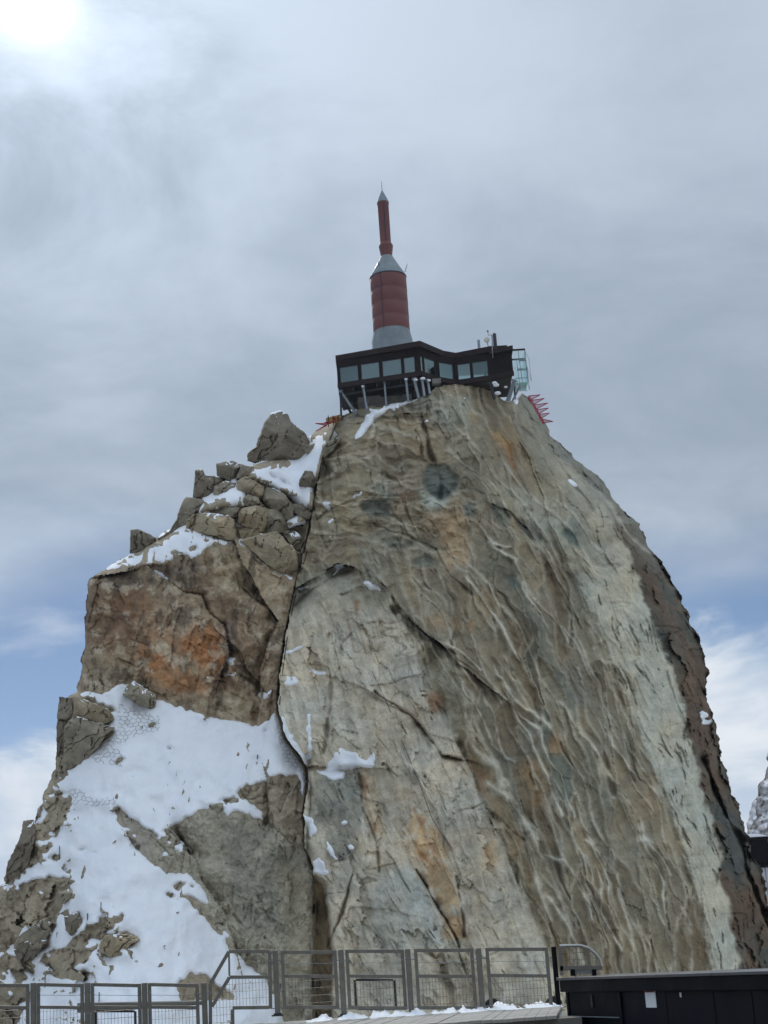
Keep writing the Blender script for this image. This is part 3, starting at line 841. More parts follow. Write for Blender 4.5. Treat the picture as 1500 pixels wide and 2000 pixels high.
E = [(760, 1010), (900, 1090), (1000, 1185), (1060, 1215), (1130, 1245), (1200, 1270), (1300, 1308), (1476, 1356), (1620, 1393), (1711, 1409), (1876, 1441), (2030, 1475)]
R = Relief(538, 1544, 746, 2030, G)
R.bounds(lambda y: cv(y, XC) + fbm(y * 0 + 9, y, 26, 8, 4, 0.6) * 2.5, lambda y: cv(y, XR) + fbm(y * 0 + 31, y, 30, 6, 4, 0.62) * 6.5, lambda x: np.interp(x, [p[0] for p in YT], [p[1] for p in YT]) + fbm(x, x * 0, 20, 15, 3, 0.6) * 2)
X, Yp = R.X, R.Yp
t = np.clip((X - cv(Yp, XC)) / (cv(Yp, XR) - cv(Yp, XC)), 0, 1)
R.WX, R.WY = fbm(X, Yp, 26, 121, 4, 0.55), fbm(X, Yp, 26, 131, 4, 0.55)
R.SB = 0.62
R.SX, R.SY, R.SA = fbm(X, Yp, 70, 122, 4, 0.42), fbm(X, Yp, 70, 132, 4, 0.42), fbm(X, Yp, 60, 133, 3, 0.5)
wbx, wby = fbm(X, Yp, 110, 141, 3, 0.5), fbm(X, Yp, 110, 151, 3, 0.5)
xA, xB, xE = cv(Yp, A), cv(Yp, B), cv(Yp, E)
a = (X - xA) / (xB - xA)
base = np.interp(Yp, [746, 820, 1000, 1400, 2030], [158.0, 156.2, 153.0, 147.0, 140.5])
t0 = 0.34
e = np.where(t < t0, (t0 - t) / t0, (t - t0) / (1 - t0))
Rl = np.interp(Yp, [746, 1100, 1400, 2030], [8, 5, 3.2, 2.4])
R.Y = base + np.where(t < t0, Rl, 17.0) * (1 - np.sqrt(1 - np.minimum(e, np.where(t < t0, 0.95, 0.992)) ** 2.5))
R.Y += 3.0 * sstep(X - xE, -6, 60) * sstep(Yp, 950, 1150)        # the brown flank turns away
R.Y += 1.1 * fbm(X, Yp, 190, 161, 3, 0.5)
R.C = np.zeros(X.shape + (3,)) + rc(132, 128, 114)

# --- lens-shaped plates between pale ribs
w_top = sstep(Yp, 1170, 1010) * sstep(a, 0.85, 0.35)
zone = sstep(a + 0.02 * R.WX, 0.0, 0.03) * sstep(a + 0.03 * R.WX, 1.03, 0.97)       # veined field
zone = np.maximum(zone, sstep(Yp, 1160, 1110) * sstep(a, 1.25, 1.0))
ax_ = a * 350 + 9 * wbx + 0.8 * R.WX
def cells(u, v, seed):
    """plates of rock: tone hash and distance in pixels to the nearest joint between plates"""
    f1_, e_, c_ = voro(u, v, seed)
    gy_, gx_ = np.gradient(e_, R.g)
    d_ = e_ / np.maximum(np.hypot(gx_, gy_), 0.004)
    return (np.sin(c_ * 12.9898) * 43758.5453) % 1.0, np.clip(d_, 0, 60)
# long lenses that follow the grain below, flat ones in the head of the pillar
lo_ = sstep(Yp, 1500, 1250) * 0.8 + 0.2
hA1, dA1 = cells((ax_ + 10 * wbx * lo_) / 38, (Yp + 30 * wby + 2.0 * R.WY) / 185 + ax_ / 70.0, 17)
hA2, dA2 = cells((ax_ + 5 * wby * lo_) / 18, (Yp + 24 * wbx) / 130 + ax_ / 40.0, 23)
hA3, dA3 = cells((ax_ + 12 * wby * lo_) / 85, (Yp + 40 * wbx) / 400 + ax_ / 130.0, 29)
yb_ = Yp - 0.16 * (X - 700) + 18 * wby + 2 * R.WY
hB1, dB1 = cells((X + 22 * wbx + 0.5 * yb_) / 74, yb_ / 31, 19)
hB2, dB2 = cells((X + 14 * wby + 0.8 * yb_) / 40, yb_ / 15, 25)
hB3, dB3 = cells((X + 30 * wbx) / 150, yb_ / 75, 31)
bl_ = lambda p, q: p * (1 - w_top) + q * w_top
wv = np.clip(0.62 + 0.75 * fbm(X, Yp, 120, 171, 3), 0.1, 1.25)
wv2 = np.clip(0.5 + 0.9 * fbm(X, Yp, 70, 175, 3), 0.0, 1.1)
pal = np.array([1.07, 1.02, 0.94]) * np.array([rc(78, 83, 77), rc(99, 97, 87), rc(114, 104, 86), rc(94, 85, 70), rc(110, 106, 93), rc(104, 101, 90), rc(86, 80, 68), rc(121, 114, 98)])
def tone(h): return pal[np.clip((h * 8).astype(int), 0, 7)]
plate = bl_(tone(hA1).transpose(2, 0, 1), tone(hB1).transpose(2, 0, 1)).transpose(1, 2, 0) * 0.55 + bl_(tone(hA3).transpose(2, 0, 1), tone(hB3).transpose(2, 0, 1)).transpose(1, 2, 0) * 0.45
R.C += (plate - R.C) * (zone * 0.92)[..., None]
def ln_(dA, dB, w): return bl_(np.exp(-(dA / w) ** 2), np.exp(-(dB / w) ** 2))
k1 = ln_(dA1, dB1, 2.0 + 1.3 * wv) * zone * np.clip(wv, 0, 1)
k2 = ln_(dA2, dB2, 1.4) * zone * np.clip(wv2, 0, 1)
k3 = ln_(dA3, dB3, 2.6 + 1.5 * wv2) * zone * np.clip(wv + 0.2, 0, 1)
for k_, m_ in ((k2, 0.22), (k1, 0.46), (k3, 0.60)):
    R.C += (rc(152, 147, 133) - R.C) * np.clip(k_ * m_, 0, 0.9)[..., None]
dish = bl_(np.minimum(dA1, 13), np.minimum(dB1, 9))
R.Y += zone * (0.027 * dish * (0.4 + hA1 * (1 - w_top) + hB1 * w_top) + 0.30 * (bl_(hA1, hB1) - 0.5) + 0.55 * (bl_(hA3, hB3) - 0.5) + 0.05 * (bl_(hA2, hB2) - 0.5))
R.Y -= 0.10 * k1 + 0.12 * k3
fh, fe, fs = facets((ax_ + 6 * R.WX) / 40, (Yp + 8 * R.WY) / 120, 33)
R.Y += zone * 0.12 * fh

# --- smooth pale slabs of the lower left, streaked downwards
slab = sstep(a + 0.02 * R.WX, 0.02, -0.03) * sstep(Yp + 14 * wbx, 1150, 1230)
R.C += (rc(149, 143, 129) - R.C) * (slab * 0.92)[..., None]
st = fbm(X - 0.25 * Yp, Yp, 16, 181, 4, 0.6, 1.0, 9.0)
R.C *= (1 + slab * 0.12 * st)[..., None]
fh, fe, fs = facets((X - 0.38 * Yp + 10 * R.WX) / 64, (Yp + 14 * R.WY) / 170, 37)
R.Y += slab * (0.35 * fbm(X - 0.3 * Yp, Yp, 60, 183, 3, 0.5, 1, 4) - 0.5 + 0.42 * fh)
R.C *= (1 - slab * 0.22 * (fs - 0.5))[..., None]
R.C *= (1 - slab * 0.35 * np.exp(-(fbm(X - 0.4 * Yp, Yp, 40, 187, 3, 0.5, 1, 5) / 0.02) ** 2))[..., None]
# --- pale band and the brown flank at the right
band = sstep(X - xB - 6 * R.WX - 6 * R.SX, -5, 9) * sstep(X - xE - 5 * R.WX, 6, -4) * sstep(Yp, 1040, 1180)
R.C += (rc(146, 145, 132) - R.C) * (band * 0.9)[..., None]
sl_ = fbm(a * 300 + 10 * wbx, Yp, 10, 191, 4, 0.6, 1.0, 8.0)
R.C *= (1 - band * 0.45 * sstep(sl_, 0.5, 0.8) + band * 0.07 * sl_)[..., None]
R.Y += band * (0.35 * sstep(sl_, 0.45, 0.8) - 0.4)
flank = sstep(X - xE - 7 * R.WX - 8 * R.SX, -3, 9) * sstep(Yp, 960, 1100)
R.C += (rc(70, 62, 52) - R.C) * (flank * 0.94)[..., None]
fx = X - cv(Yp, XR)
fn = fbm(fx, Yp, 60, 195, 4, 0.6, 1.0, 2.2)
R.C += (rc(80, 64, 51) - R.C) * (flank * sstep(fn, 0.0, 0.5) * 0.7)[..., None]
R.C += (rc(58, 62, 58) - R.C) * (flank * sstep(fn, -0.1, -0.45) * 0.8)[..., None]
fh, fe, fs = facets((fx + 8 * R.WX) / 40, (Yp + 10 * R.WY) / 95, 39)
fh2, fe2, fs2 = facets((fx + 5 * R.WX) / 17, (Yp + 5 * R.WY) / 40, 40)
R.Y += flank * (1.1 * fh + 0.4 * fh2)
R.C *= (1 - flank * 0.25 * (fs - 0.5))[..., None]
rim = sstep(cv(Yp, XR) - X, 46, 12) * sstep(Yp, 1180, 1050)
R.C += (rc(86, 85, 76) - R.C) * (rim * 0.75)[..., None]
R.Y += rim * (1.0 * fh + 0.5 * fh2)
# pale green sheet of the upper right
R.patch(c7((1000, 560), (1100, 480), (1250, 560), (1380, 700), (1500, 900), (1500, 1200), (1440, 1100), (1340, 900), (1200, 760), (1080, 640)), rc(136, 137, 124), 0.6, 16, nz=0.5, seed=401)
R.patch(c7((600, 100), (720, 40), (900, 60), (920, 230), (800, 260), (660, 180)), rc(140, 142, 130), 0.6, 14, nz=0.5, seed=402)
# --- stains and hollows
R.patch(c7((780, 590), (860, 550), (900, 700), (925, 850), (935, 935), (850, 945), (770, 905), (750, 770), (650, 690), (700, 660)), rc(146, 126, 100), 0.6, 12, 8, nz=0.5, seed=403)
R.patch(c7((480, 470), (640, 420), (650, 540), (560, 660), (500, 640)), rc(140, 122, 104), 0.5, 12, 8, nz=0.6, seed=404)
R.patch(c7((650, 1130), (850, 1150), (880, 1260), (760, 1250), (660, 1220)), rc(132, 112, 88), 0.55, 14, 8, nz=0.6, seed=405)
R.patch(c7((985, 240), (1040, 245), (1110, 310), (1100, 390), (1045, 330), (995, 295)), rc(142, 116, 80), 0.65, 5, 5, nz=0.5, seed=406)
R.patch(c7((880, 140), (930, 170), (960, 230), (910, 230)), rc(140, 112, 76), 0.6, 6, 5, nz=0.5, seed=407)
R.patch(c8((580, 340), (650, 340), (690, 420), (700, 540), (640, 520), (600, 430)), rc(124, 102, 74), 0.6, 8, 8, nz=0.7, seed=408)
R.patch(c8((250, 90), (300, 110), (300, 180), (260, 160)), rc(120, 88, 58), 0.7, 5, 5)
R.patch(c8((690, 260), (750, 250), (740, 320), (700, 330)), rc(124, 94, 60), 0.6, 6, 5)
R.patch(c8((420, 380), (460, 390), (470, 480), (440, 480)), rc(118, 90, 66), 0.6, 6, 5)
rust = rc(148, 124, 92)
R.patch(c8((170, 540), (240, 545), (300, 620), (350, 760), (375, 880), (385, 1000), (310, 1005), (290, 880), (215, 730)), rust, 0.8, 5, 5, nz=0.9, seed=409)
R.patch(c8((0, 360), (60, 380), (90, 500), (110, 600), (60, 640), (20, 560)), rc(150, 130, 98), 0.5, 8, 6, nz=0.9, seed=410)
R.patch(c8((460, 600), (520, 640), (500, 760), (450, 720)), rc(156, 134, 98), 0.5, 8, 6, nz=0.8, seed=411)
R.patch(c8((60, 730), (200, 730), (260, 850), (320, 1040), (60, 1040), (40, 900)), rc(134, 138, 134), 0.7, 8, 6, nz=0.3, seed=412)
R.patch(c8((520, 1000), (640, 900), (690, 1030), (700, 1200), (480, 1200)), rc(156, 152, 138), 0.5, 10)
for ln in (c7((337, 1090), (350, 1180), (372, 1270), (380, 1330)), c7((318, 1210), (322, 1320)), c7((890, 1190), (905, 1270), (925, 1340)), c7((1085, 340), (1095, 390), (1115, 440)),
           c8((155, 560), (200, 650), (250, 720)), c8((205, 520), (260, 640), (330, 740)), c8((10, 400), (40, 520), (60, 600))):
    R.line(ln, 4.5, 0.0, rc(112, 80, 50), 0.6, 3)
# dark granite at the foot of the gully
R.patch([(606, 1500), (700, 1508), (712, 1600), (690, 1690), (640, 1680), (604, 1600)], rc(104, 104, 96), 0.75, 8, 7, nz=0.6, seed=413)
R.patch([(610, 1560), (690, 1570), (690, 1620), (620, 1610)], rc(84, 84, 76), 0.6, 8, 7, nz=0.8, seed=414)
# --- joints, edges and ribs traced along the face
R.patch([(613, 1712), (632, 1722), (642, 1790), (650, 1860), (648, 2030), (613, 2030)], None, 0, 2, 2, depth=10.0)
dk = rc(58, 56, 50)
for ln, w, am in (
    (c7((636, 255), (655, 300), (668, 385)), 3.5, 0.7), (c7((672, 222), (690, 280), (692, 340), (715, 400)), 4.0, 0.9),
    (c8((60, 100), (130, 140), (190, 182), (262, 272), (305, 335), (372, 346)), 3.0, 0.8), (c8((210, 750), (250, 820), (300, 900), (360, 1010), (400, 1150)), 3.0, 0.9), (c8((365, 770), (375, 880), (388, 990)), 2.5, 0.6),
    (c8((250, 1050), (300, 1080), (330, 1180), (345, 1260)), 7.0, 0.7), ([(640, 1850), (662, 1800), (672, 1760), (690, 1700)], 2.5, 0.9), ([(700, 1510), (712, 1580), (735, 1650), (742, 1700)], 2.5, 0.5),
    (c8((1260, 340), (1330, 520), (1400, 640), (1420, 740), (1480, 900), (1540, 1060)), 6.0, 3.2), (c8((1130, 20), (1180, 160), (1230, 330)), 2.5, 0.4), (c8((1230, 40), (1290, 150), (1330, 320), (1400, 520), (1440, 640)), 3.0, 0.7),
    (c8((1380, 800), (1400, 900), (1410, 1000), (1440, 1080)), 2.5, 0.5), (c7((1290, 260), (1400, 420), (1500, 520)), 4.0, 0.8), (c7((1130, 230), (1260, 330), (1380, 470), (1500, 640)), 3.0, 0.5),
    ([(603, 1480), (606, 1540), (600, 1600), (602, 1690)], 5.0, 1.2), ([(640, 1240), (646, 1330), (640, 1420), (632, 1470)], 3.5, 0.5), ([(575, 1180), (600, 1160), (660, 1120), (690, 1110)], 3.0, 0.5),
    (c7((260, 1420), (270, 1300), (330, 1240)), 4.0, 0.4), (c7((100, 330), (180, 230), (240, 180)), 3.0, 0.5), (c7((150, 680), (210, 640), (290, 600), (365, 585)), 3.0, 0.6), (c7((350, 690), (520, 745), (600, 765), (720, 835)), 3.0, 0.5),
    (c7((720, 835), (800, 965), (900, 1045)), 2.5, 0.45), (c7((520, 1070), (560, 1150), (640, 1210), (740, 1290), (830, 1345)), 3.5, 0.7), (c8((1000, 390), (1010, 420)), 6, 0.6), (c8((470, 520), (540, 590), (600, 640)), 5, 0.5),
):
    R.line(ln, w, am, dk, 0.35)
R.step(c7((0, 1040), (110, 985), (250, 905), (330, 925), (430, 975), (520, 1060), (600, 1180), (740, 1290)), 45, 1.6)
R.step(c7((520, 1070), (640, 1210), (760, 1300), (850, 1400), (980, 1500)), 50, 1.1)
R.step([(770, 1200), (850, 1370), (905, 1480), (975, 1640), (1065, 1850), (1130, 2030)][::-1], 34, 1.3)
R.step([(608, 1500), (640, 1500), (735, 1498)], 16, 1.4)
R.step(c8((60, 110), (190, 180), (300, 330), (372, 345)), 30, 0.9)
R.step(c8((200, 740), (300, 900), (390, 1080), (420, 1250))[::-1], 40, 1.2)
R.step(c7((290, 605), (400, 585), (520, 590), (640, 640)), 25, 0.6)
R.step(c7((980, 600), (1090, 640), (1190, 760), (1300, 930), (1400, 1130)), 30, 0.8)
for ln, w in ((c8((480, 430), (560, 500), (620, 590), (650, 700), (670, 830), (682, 930)), 8.0), (c8((690, 850), (760, 950), (800, 1010), (830, 1090)), 6.0), (c8((380, 60), (440, 180), (500, 290), (560, 350)), 3.5),
              (c8((580, 170), (640, 300), (690, 400), (740, 540)), 4.0), (c8((740, 140), (830, 260), (910, 380), (1000, 530), (1100, 690), (1140, 760)), 4.5), (c8((900, 230), (960, 330), (1060, 430), (1110, 500)), 3.5),
              (c8((655, 700), (760, 720), (820, 830), (880, 980), (910, 1100)), 3.5), (c8((860, 740), (900, 900), (960, 1050)), 3.0), (c8((500, 0), (560, 110), (640, 170), (700, 240)), 4.0), (c8((840, 640), (900, 780), (930, 900)), 3.0),
              (c8((1000, 540), (1050, 640), (1110, 800), (1130, 950)), 4.0), (c8((410, 230), (430, 300), (500, 360), (540, 440)), 9.0), (c8((600, 180), (660, 240), (740, 420), (790, 560)), 3.0), (c7((620, 1200), (740, 1290), (850, 1330), (940, 1420)), 3.0),
              (c7((880, 970), (960, 1080), (1060, 1230), (1130, 1400)), 3.0), (c7((1000, 800), (1120, 900), (1180, 1060), (1280, 1230)), 3.0), (c7((940, 720), (1010, 800), (1100, 830)), 3.0)):
    R.line(ln, w, -0.45, rc(158, 154, 140), 0.85, 4)
# the net of pale veins: lines that follow the grain of the rock and run together into lenses
vr = np.random.default_rng(77)
def grain(x, y):
    """direction (dx, dy) of the grain at a place"""
    xa0, xb0 = cv(y, A), cv(y, B); xa1, xb1 = cv(y + 20, A), cv(y + 20, B)
    aa = (x - xa0) / (xb0 - xa0)
    dx = ((xa1 - xa0) + aa * ((xb1 - xb0) - (xa1 - xa0))) / 20.0
    th = math.atan2(1.0, dx)
    flat = float(np.clip((1190 - y) / 170, 0, 1) * np.clip((0.75 - aa) / 0.55, 0, 1))
    mid = float(np.clip((1330 - y) / 300, 0, 1)) * 0.32
    th = th * (1 - flat) + math.radians(10) * flat - mid * (1 - flat)
    return th, aa
def vein(x, y, n, wig, ph, k):
    pts = [(x, y)]
    for i in range(n):
        th, aa = grain(x, y)
        if not (-0.04 < aa < 1.5) or y > 2020 or y < 770 or x > cv(y, XR) - 14 or x < cv(y, XC) + 8: break
        th += wig * math.sin(ph + i * k) + vr.normal(0, 0.06)
        x += 11 * math.cos(th); y += 11 * math.sin(th)
        pts.append((x, y))
    return pts
for cnt, w_, mx_, wig, ln_, amp_, wb in ((42, 3.0, 0.85, 0.22, (22, 55), -0.12, 3),):
    D = np.full(X.shape, 1e6); S_ = np.ones(X.shape)
    for q in range(cnt):
        y0_ = vr.uniform(800, 1960); aa = vr.uniform(0.0, 1.05) if y0_ > 1150 else vr.uniform(-0.05, 1.35)
        x0_ = float(cv(y0_, A) + aa * (cv(y0_, B) - cv(y0_, A)))
        pts = vein(x0_, y0_, int(vr.uniform(*ln_)), wig, vr.uniform(0, 6.28), vr.uniform(0.25, 0.55))
        if len(pts) > 3:
            pdist(R.SX * wb + X, R.SY * wb + Yp, pts, w_ * 5, (R.x0, R.y0, G), D, S_)
    wl_ = w_ * np.clip(0.85 + 0.9 * R.SA + 0.4 * R.WX, 0.35, 2.0)
    k = np.exp(-(D / wl_) ** 2) * np.clip(0.8 + 0.7 * wbx + 0.4 * R.WY, 0.15, 1.1)
    R.C += (rc(152, 147, 133) - R.C) * np.clip(k * mx_ * 0.75, 0, 0.9)[..., None]
    R.Y += amp_ * k
    sh_ = np.exp(-((D - 1.6 * wl_) / (0.8 * w_)) ** 2) * (S_ > 0)
    R.Y += 0.12 * sh_
R.patch(c7((665, 500), (670, 440), (700, 415), (780, 420), (835, 480), (830, 530), (780, 585), (735, 592), (690, 560)), rc(80, 86, 82), 0.9, 2, 1.5, depth=0.7)
R.patch(c7((650, 530), (690, 570), (740, 600), (800, 580), (780, 620), (700, 640), (655, 600)), rc(158, 160, 148), 0.8, 4, 3)
R.line(c7((722, 420), (745, 500), (745, 585)), 5, 0.6, rc(52, 54, 50), 0.7)
R.patch(c7((358, 620), (380, 588), (490, 588), (502, 668), (440, 674), (368, 657)), rc(86, 92, 86), 0.85, 2, 2.5, depth=0.6)
R.patch(c7((455, 790), (540, 768), (625, 800), (590, 837), (510, 832)), rc(92, 94, 86), 0.8, 2, 2.5, depth=0.5)
R.patch(c7((615, 890), (680, 858), (745, 900), (700, 922), (650, 917)), rc(94, 98, 90), 0.8, 2, 2.5, depth=0.5)
R.patch(c7((860, 620), (880, 598), (915, 620), (915, 670), (870, 670)), rc(102, 106, 100), 0.8, 2, 2.5, depth=0.4)
R.patch(c7((1340, 760), (1368, 723), (1412, 760), (1432, 828), (1390, 806)), rc(88, 100, 94), 0.85, 2, 2.5, depth=0.4)
R.patch(c7((1000, 620), (1040, 600), (1090, 670), (1080, 730), (1020, 690)), rc(98, 102, 94), 0.7, 2, 3, depth=0.5)
R.patch(c7((1110, 680), (1180, 690), (1250, 780), (1240, 820), (1160, 760)), rc(92, 92, 84), 0.75, 2, 3, depth=0.5)
R.patch(c7((1060, 960), (1110, 960), (1140, 1030), (1100, 1020)), rc(96, 104, 98), 0.7, 2, 3, depth=0.4)
# overall tone variation, then grain of the surface
R.C *= (1 + 0.12 * fbm(X, Yp, 150, 211, 4, 0.55) + 0.13 * fbm(X, Yp, 30, 215, 5, 0.62) + 0.05 * st)[..., None]
hue = fbm(X, Yp, 90, 219, 4, 0.6)
R.C *= 1 + hue[..., None] * np.array([0.06, 0.0, -0.07])
smooth_k = 1 - 0.45 * slab - 0.35 * band
R.Y += smooth_k * (0.13 * np.abs(fbm(X - 0.3 * Yp, Yp, 40, 221, 4, 0.55, 1, 2.0)) + 0.05 * fbm(X - 0.3 * Yp, Yp, 20, 225, 3, 0.6, 1, 1.5) + 0.035 * fbm(X, Yp, 9, 229, 3, 0.6))
# horizontal bedding in the head of the pillar
topz = sstep(Yp, 1180, 1000) * sstep(X, 980, 820)
bed = fbm(X, Yp + 0.1 * X + 14 * wby, 30, 231, 4, 0.6, 4.5, 1.0)
R.Y += topz * 0.5 * bed
R.C *= (1 + topz * 0.14 * bed)[..., None]
R.joints(a * 350 + 4 * wbx, Yp, 1 - 0.6 * band - 0.3 * slab - 0.7 * zone * (1 - topz), 1400, 0.08)
# snow on the ledges of the pillar
ps = np.zeros(X.shape, bool)
sx, sy = X + R.WX * 3.5 + 2.5 * fbm(X, Yp, 9, 361, 3, 0.6), Yp + R.WY * 3.5 + 2.5 * fbm(X, Yp, 9, 365, 3, 0.6)
for p in (c7((368, 988), (410, 993), (462, 1026), (400, 1024)), c7((215, 908), (270, 893), (322, 903), (262, 938), (190, 978), (245, 935)), c7((165, 600), (212, 600), (214, 655), (190, 640)), c7((-10, 1450), (40, 1447), (62, 1475), (20, 1504), (-10, 1495)),
          c7((1372, 488), (1400, 500), (1445, 540), (1385, 525)), c2((268, 578), (350, 568), (420, 548), (520, 518), (600, 503), (645, 493), (560, 522), (480, 570), (400, 584), (320, 634), (232, 752), (203, 758), (290, 632), (335, 592)),
          [(634, 1506), (662, 1460), (700, 1474), (712, 1490), (731, 1463), (734, 1498), (690, 1501)], [(606, 1500), (640, 1506), (674, 1507), (668, 1522), (650, 1525)], [(556, 1330), (575, 1320), (584, 1330), (565, 1342)],
          [(592, 1592), (610, 1600), (624, 1625), (606, 1632)], [(634, 1638), (650, 1663), (667, 1682), (640, 1662)], [(612, 1680), (628, 1673), (645, 1710), (613, 1708)], [(596, 1310), (606, 1306), (640, 1312), (622, 1322)],
          c6((1200, 20), (1230, 0), (1250, 20), (1215, 45)), c6((1270, 40), (1285, 50), (1278, 70)), [(1370, 1390), (1376, 1384), (1384, 1400), (1372, 1404)], [(1372, 1410), (1390, 1406), (1392, 1412), (1374, 1416)], [(1004, 785), (1010, 779), (1016, 786), (1010, 790)],
          [(667, 1605), (676, 1603), (680, 1610), (670, 1612)], [(676, 1652), (684, 1648), (692, 1656), (680, 1660)], c6((1210, 250), (1235, 250), (1225, 262)), c7((0, 1000), (20, 985), (30, 1000), (8, 1015)), [(548, 1390), (560, 1420), (590, 1470), (600, 1480), (604, 1540), (596, 1560), (580, 1500), (552, 1450)]):
    ps |= inpoly(sx, sy, p)
for ln, w in ((c7((288, 592), (330, 575), (367, 553)), 2.0), (c7((130, 972), (165, 955), (200, 933)), 1.8), (c7((60, 1028), (95, 1018), (122, 1014)), 2.0), (c7((0, 1338), (50, 1318), (96, 1298)), 2.6), (c7((255, 300), (300, 250), (320, 235)), 1.2), (c7((335, 290), (400, 190), (460, 150)), 3.0),
              (c7((1340, 785), (1370, 805)), 1.4), (c7((210, 705), (225, 685)), 1.6), (c7((190, 775), (218, 768)), 1.6), (c7((820, 92), (880, 96)), 1.4), (c7((672, 215), (692, 212)), 1.8), ([(656, 1880), (661, 1876)], 2), ([(603, 1400), (604, 1480)], 2.5)):
    D, _ = pdist(sx, sy, ln, 20, (R.x0, R.y0, G))
    ps |= D < w
Rp = R.points(); Rn = grid_normals(Rp)
zA = (R.RX < cv(R.RY, A)) & (R.RY > 1190)
zB = (R.RX > cv(R.RY, B)) & (R.RX < cv(R.RY, E)) & (R.RY > 1110)
zE = (R.RX >= cv(R.RY, E)) & (R.RY > 1030)
pillar = grid_object('rock_pillar', Rp, Rn, R.C, R.keep & ~(zA | zB | zE)[:-1, :-1], ROCK, kind='structure')
for zn, nm, lb in ((zA, 'rock_slab', 'smooth pale slab with rust streaks'), (zB, 'rock_band', 'long pale band of rock'), (zE, 'rock_flank', 'dark brown flank of broken rock')):
    o = grid_object(nm, Rp, Rn, R.C, R.keep & zn[:-1, :-1], ROCK, pillar)
    o['label'] = lb
back_skirt('back_face', R, 'r', (0, -3, -30, -120, -320), (0, 2, 7, 16, 26), pillar, 850)
back_skirt('gully_face', R, 'l', (0, 4, 10, 30), (0, 2.0, 6, 16), pillar, 824)
# summit cap behind the rim: carries the station
xs = np.arange(664, 1032, 4.0)
yt_ = np.interp(xs, [p[0] for p in YT], [p[1] for p in YT])
Yr = R.sample(xs, yt_ + 3)
rim_p = PX(xs, yt_ + 1, Yr)
rows = [rim_p]
for q, (dy_, dz_) in enumerate(((0.8, 0.35), (2.0, 0.9), (4.0, 1.3), (8.0, 1.2), (16.0, 0.0), (26.0, -8.0))):
    w_ = rim_p.copy(); w_[:, 1] += dy_
    zt = 0.45 * rim_p[:, 2] + 0.55 * np.maximum.reduce([rim_p[:, 2]]) if q > 1 else rim_p[:, 2]
    w_[:, 2] = zt + dz_ * 0.8 + 0.35 * fbm(xs, xs * 0 + q * 5, 24, 700 + q, 4, 0.6)
    rows.append(w_)
Pt = np.stack(rows, 0)
grid_object('summit_rock', Pt, None, np.zeros(Pt.shape) + rc(104, 100, 92), np.ones((Pt.shape[0] - 1, Pt.shape[1] - 1), bool), ROCK, pillar)
o = snow_sheet('snow_patch', R, ps, 0.55, br=2)
tag(o, 'thin white snow caught on ledges and cracks of the main pillar', 'snow')

# rock below the terrace level, down to the glacier
def rock_foot(name, R, parent):
    sel = np.arange(0, R.RX.shape[1], 8)
    p0 = PX(R.X[-1, sel], R.Yp[-1, sel], R.Y[-1, sel])
    rows = [p0]
    for q, (dz, dy) in enumerate(((-6, -1.5), (-18, -5), (-34, -11), (-60, -22))):
        w_ = p0.copy(); w_[:, 2] = p0[:, 2] + dz; w_[:, 1] += dy + 2.0 * fbm(R.X[-1, sel], R.X[-1, sel] * 0 + q * 9, 60, 800 + q, 4, 0.6)
        rows.append(w_)
    Pt = np.stack(rows, 0)
    grid_object(name, Pt, None, np.zeros(Pt.shape) + rc(110, 106, 94), np.ones((Pt.shape[0] - 1, Pt.shape[1] - 1), bool), ROCK, parent)
rock_foot('rock_foot', R, pillar)
rock_foot('rock_foot', L, ridge)
# glacier far below, out to the horizon
gx = np.sinh(np.linspace(-6.2, 6.2, 90)) * 90; gX, gY = np.meshgrid(gx, gx)
dist = np.hypot(gX, gY)
gZ = -62 - np.clip(dist - 260, 0, 4000) * 0.12 + fbm(gX, gY, 900, 900, 4, 0.5) * np.clip(dist / 40, 0, 60)
GLAC = bpy.data.materials.new('glacier'); GLAC.use_nodes = True
_n, _l = GLAC.node_tree.nodes, GLAC.node_tree.links
_t = NT(_n, _l); _oc = _t.node('ShaderNodeTexCoord').outputs['Object']
_m = _t.smooth(_t.noise(_oc, 0.012, 7, 0.62), 0.46, 0.54)
_l.new(_t.mix(_m, (0.75, 0.77, 0.8, 1), (0.14, 0.135, 0.13, 1)), _n['Principled BSDF'].inputs['Base Color'])
_n['Principled BSDF'].inputs['Roughness'].default_value = 0.85
o = grid_object('glacier', np.stack([gX, gY, gZ], -1), None, None, np.ones((89, 89), bool), GLAC, kind='structure')
# far peak at the right
def peak(name, xl, y0, Yd_, seed, tone):
    K = Relief(1380, 1720, y0, 2030, 3.0)
    K.bounds(lambda y: cv(y, xl) + fbm(y * 0 + 5, y, 18, seed, 4, 0.65) * 4, lambda y: y * 0 + 1710)
    xx, yy = K.X, K.Yp
    K.Y = Yd_ + Yd_ * 0.02 * (1 - np.clip((xx - K.xl) / 60, 0, 1)) ** 2 - (yy - y0) * Yd_ * 0.0002
    fh, fe, fs = facets((xx + 0.4 * yy) / 13, yy / 9, seed)
    fh2, _, fs2 = facets((xx - 0.3 * yy) / 5, yy / 4, seed + 1)
    K.Y += Yd_ * 0.004 * fh + Yd_ * 0.0015 * fh2
    sn = sstep(0.6 * fh + 0.4 * fh2 + 0.6 * fbm(xx, yy, 30, seed + 4, 4, 0.6), -0.15, 0.15) * sstep((xx - K.xl), 2, 12)
    K.C = np.zeros(xx.shape + (3,)) + tone
    K.C += (np.array([0.8, 0.82, 0.84]) - K.C) * (sn * 0.9)[..., None]
    Pt = K.points()
    o = grid_object(name, Pt, None, K.C, K.keep, ROCK, kind='structure')
    back_skirt('back_face', K, 'l', (0, 4, 40, 120), (0, Yd_ * 0.01, Yd_ * 0.05, Yd_ * 0.12), o, y0)
    return o
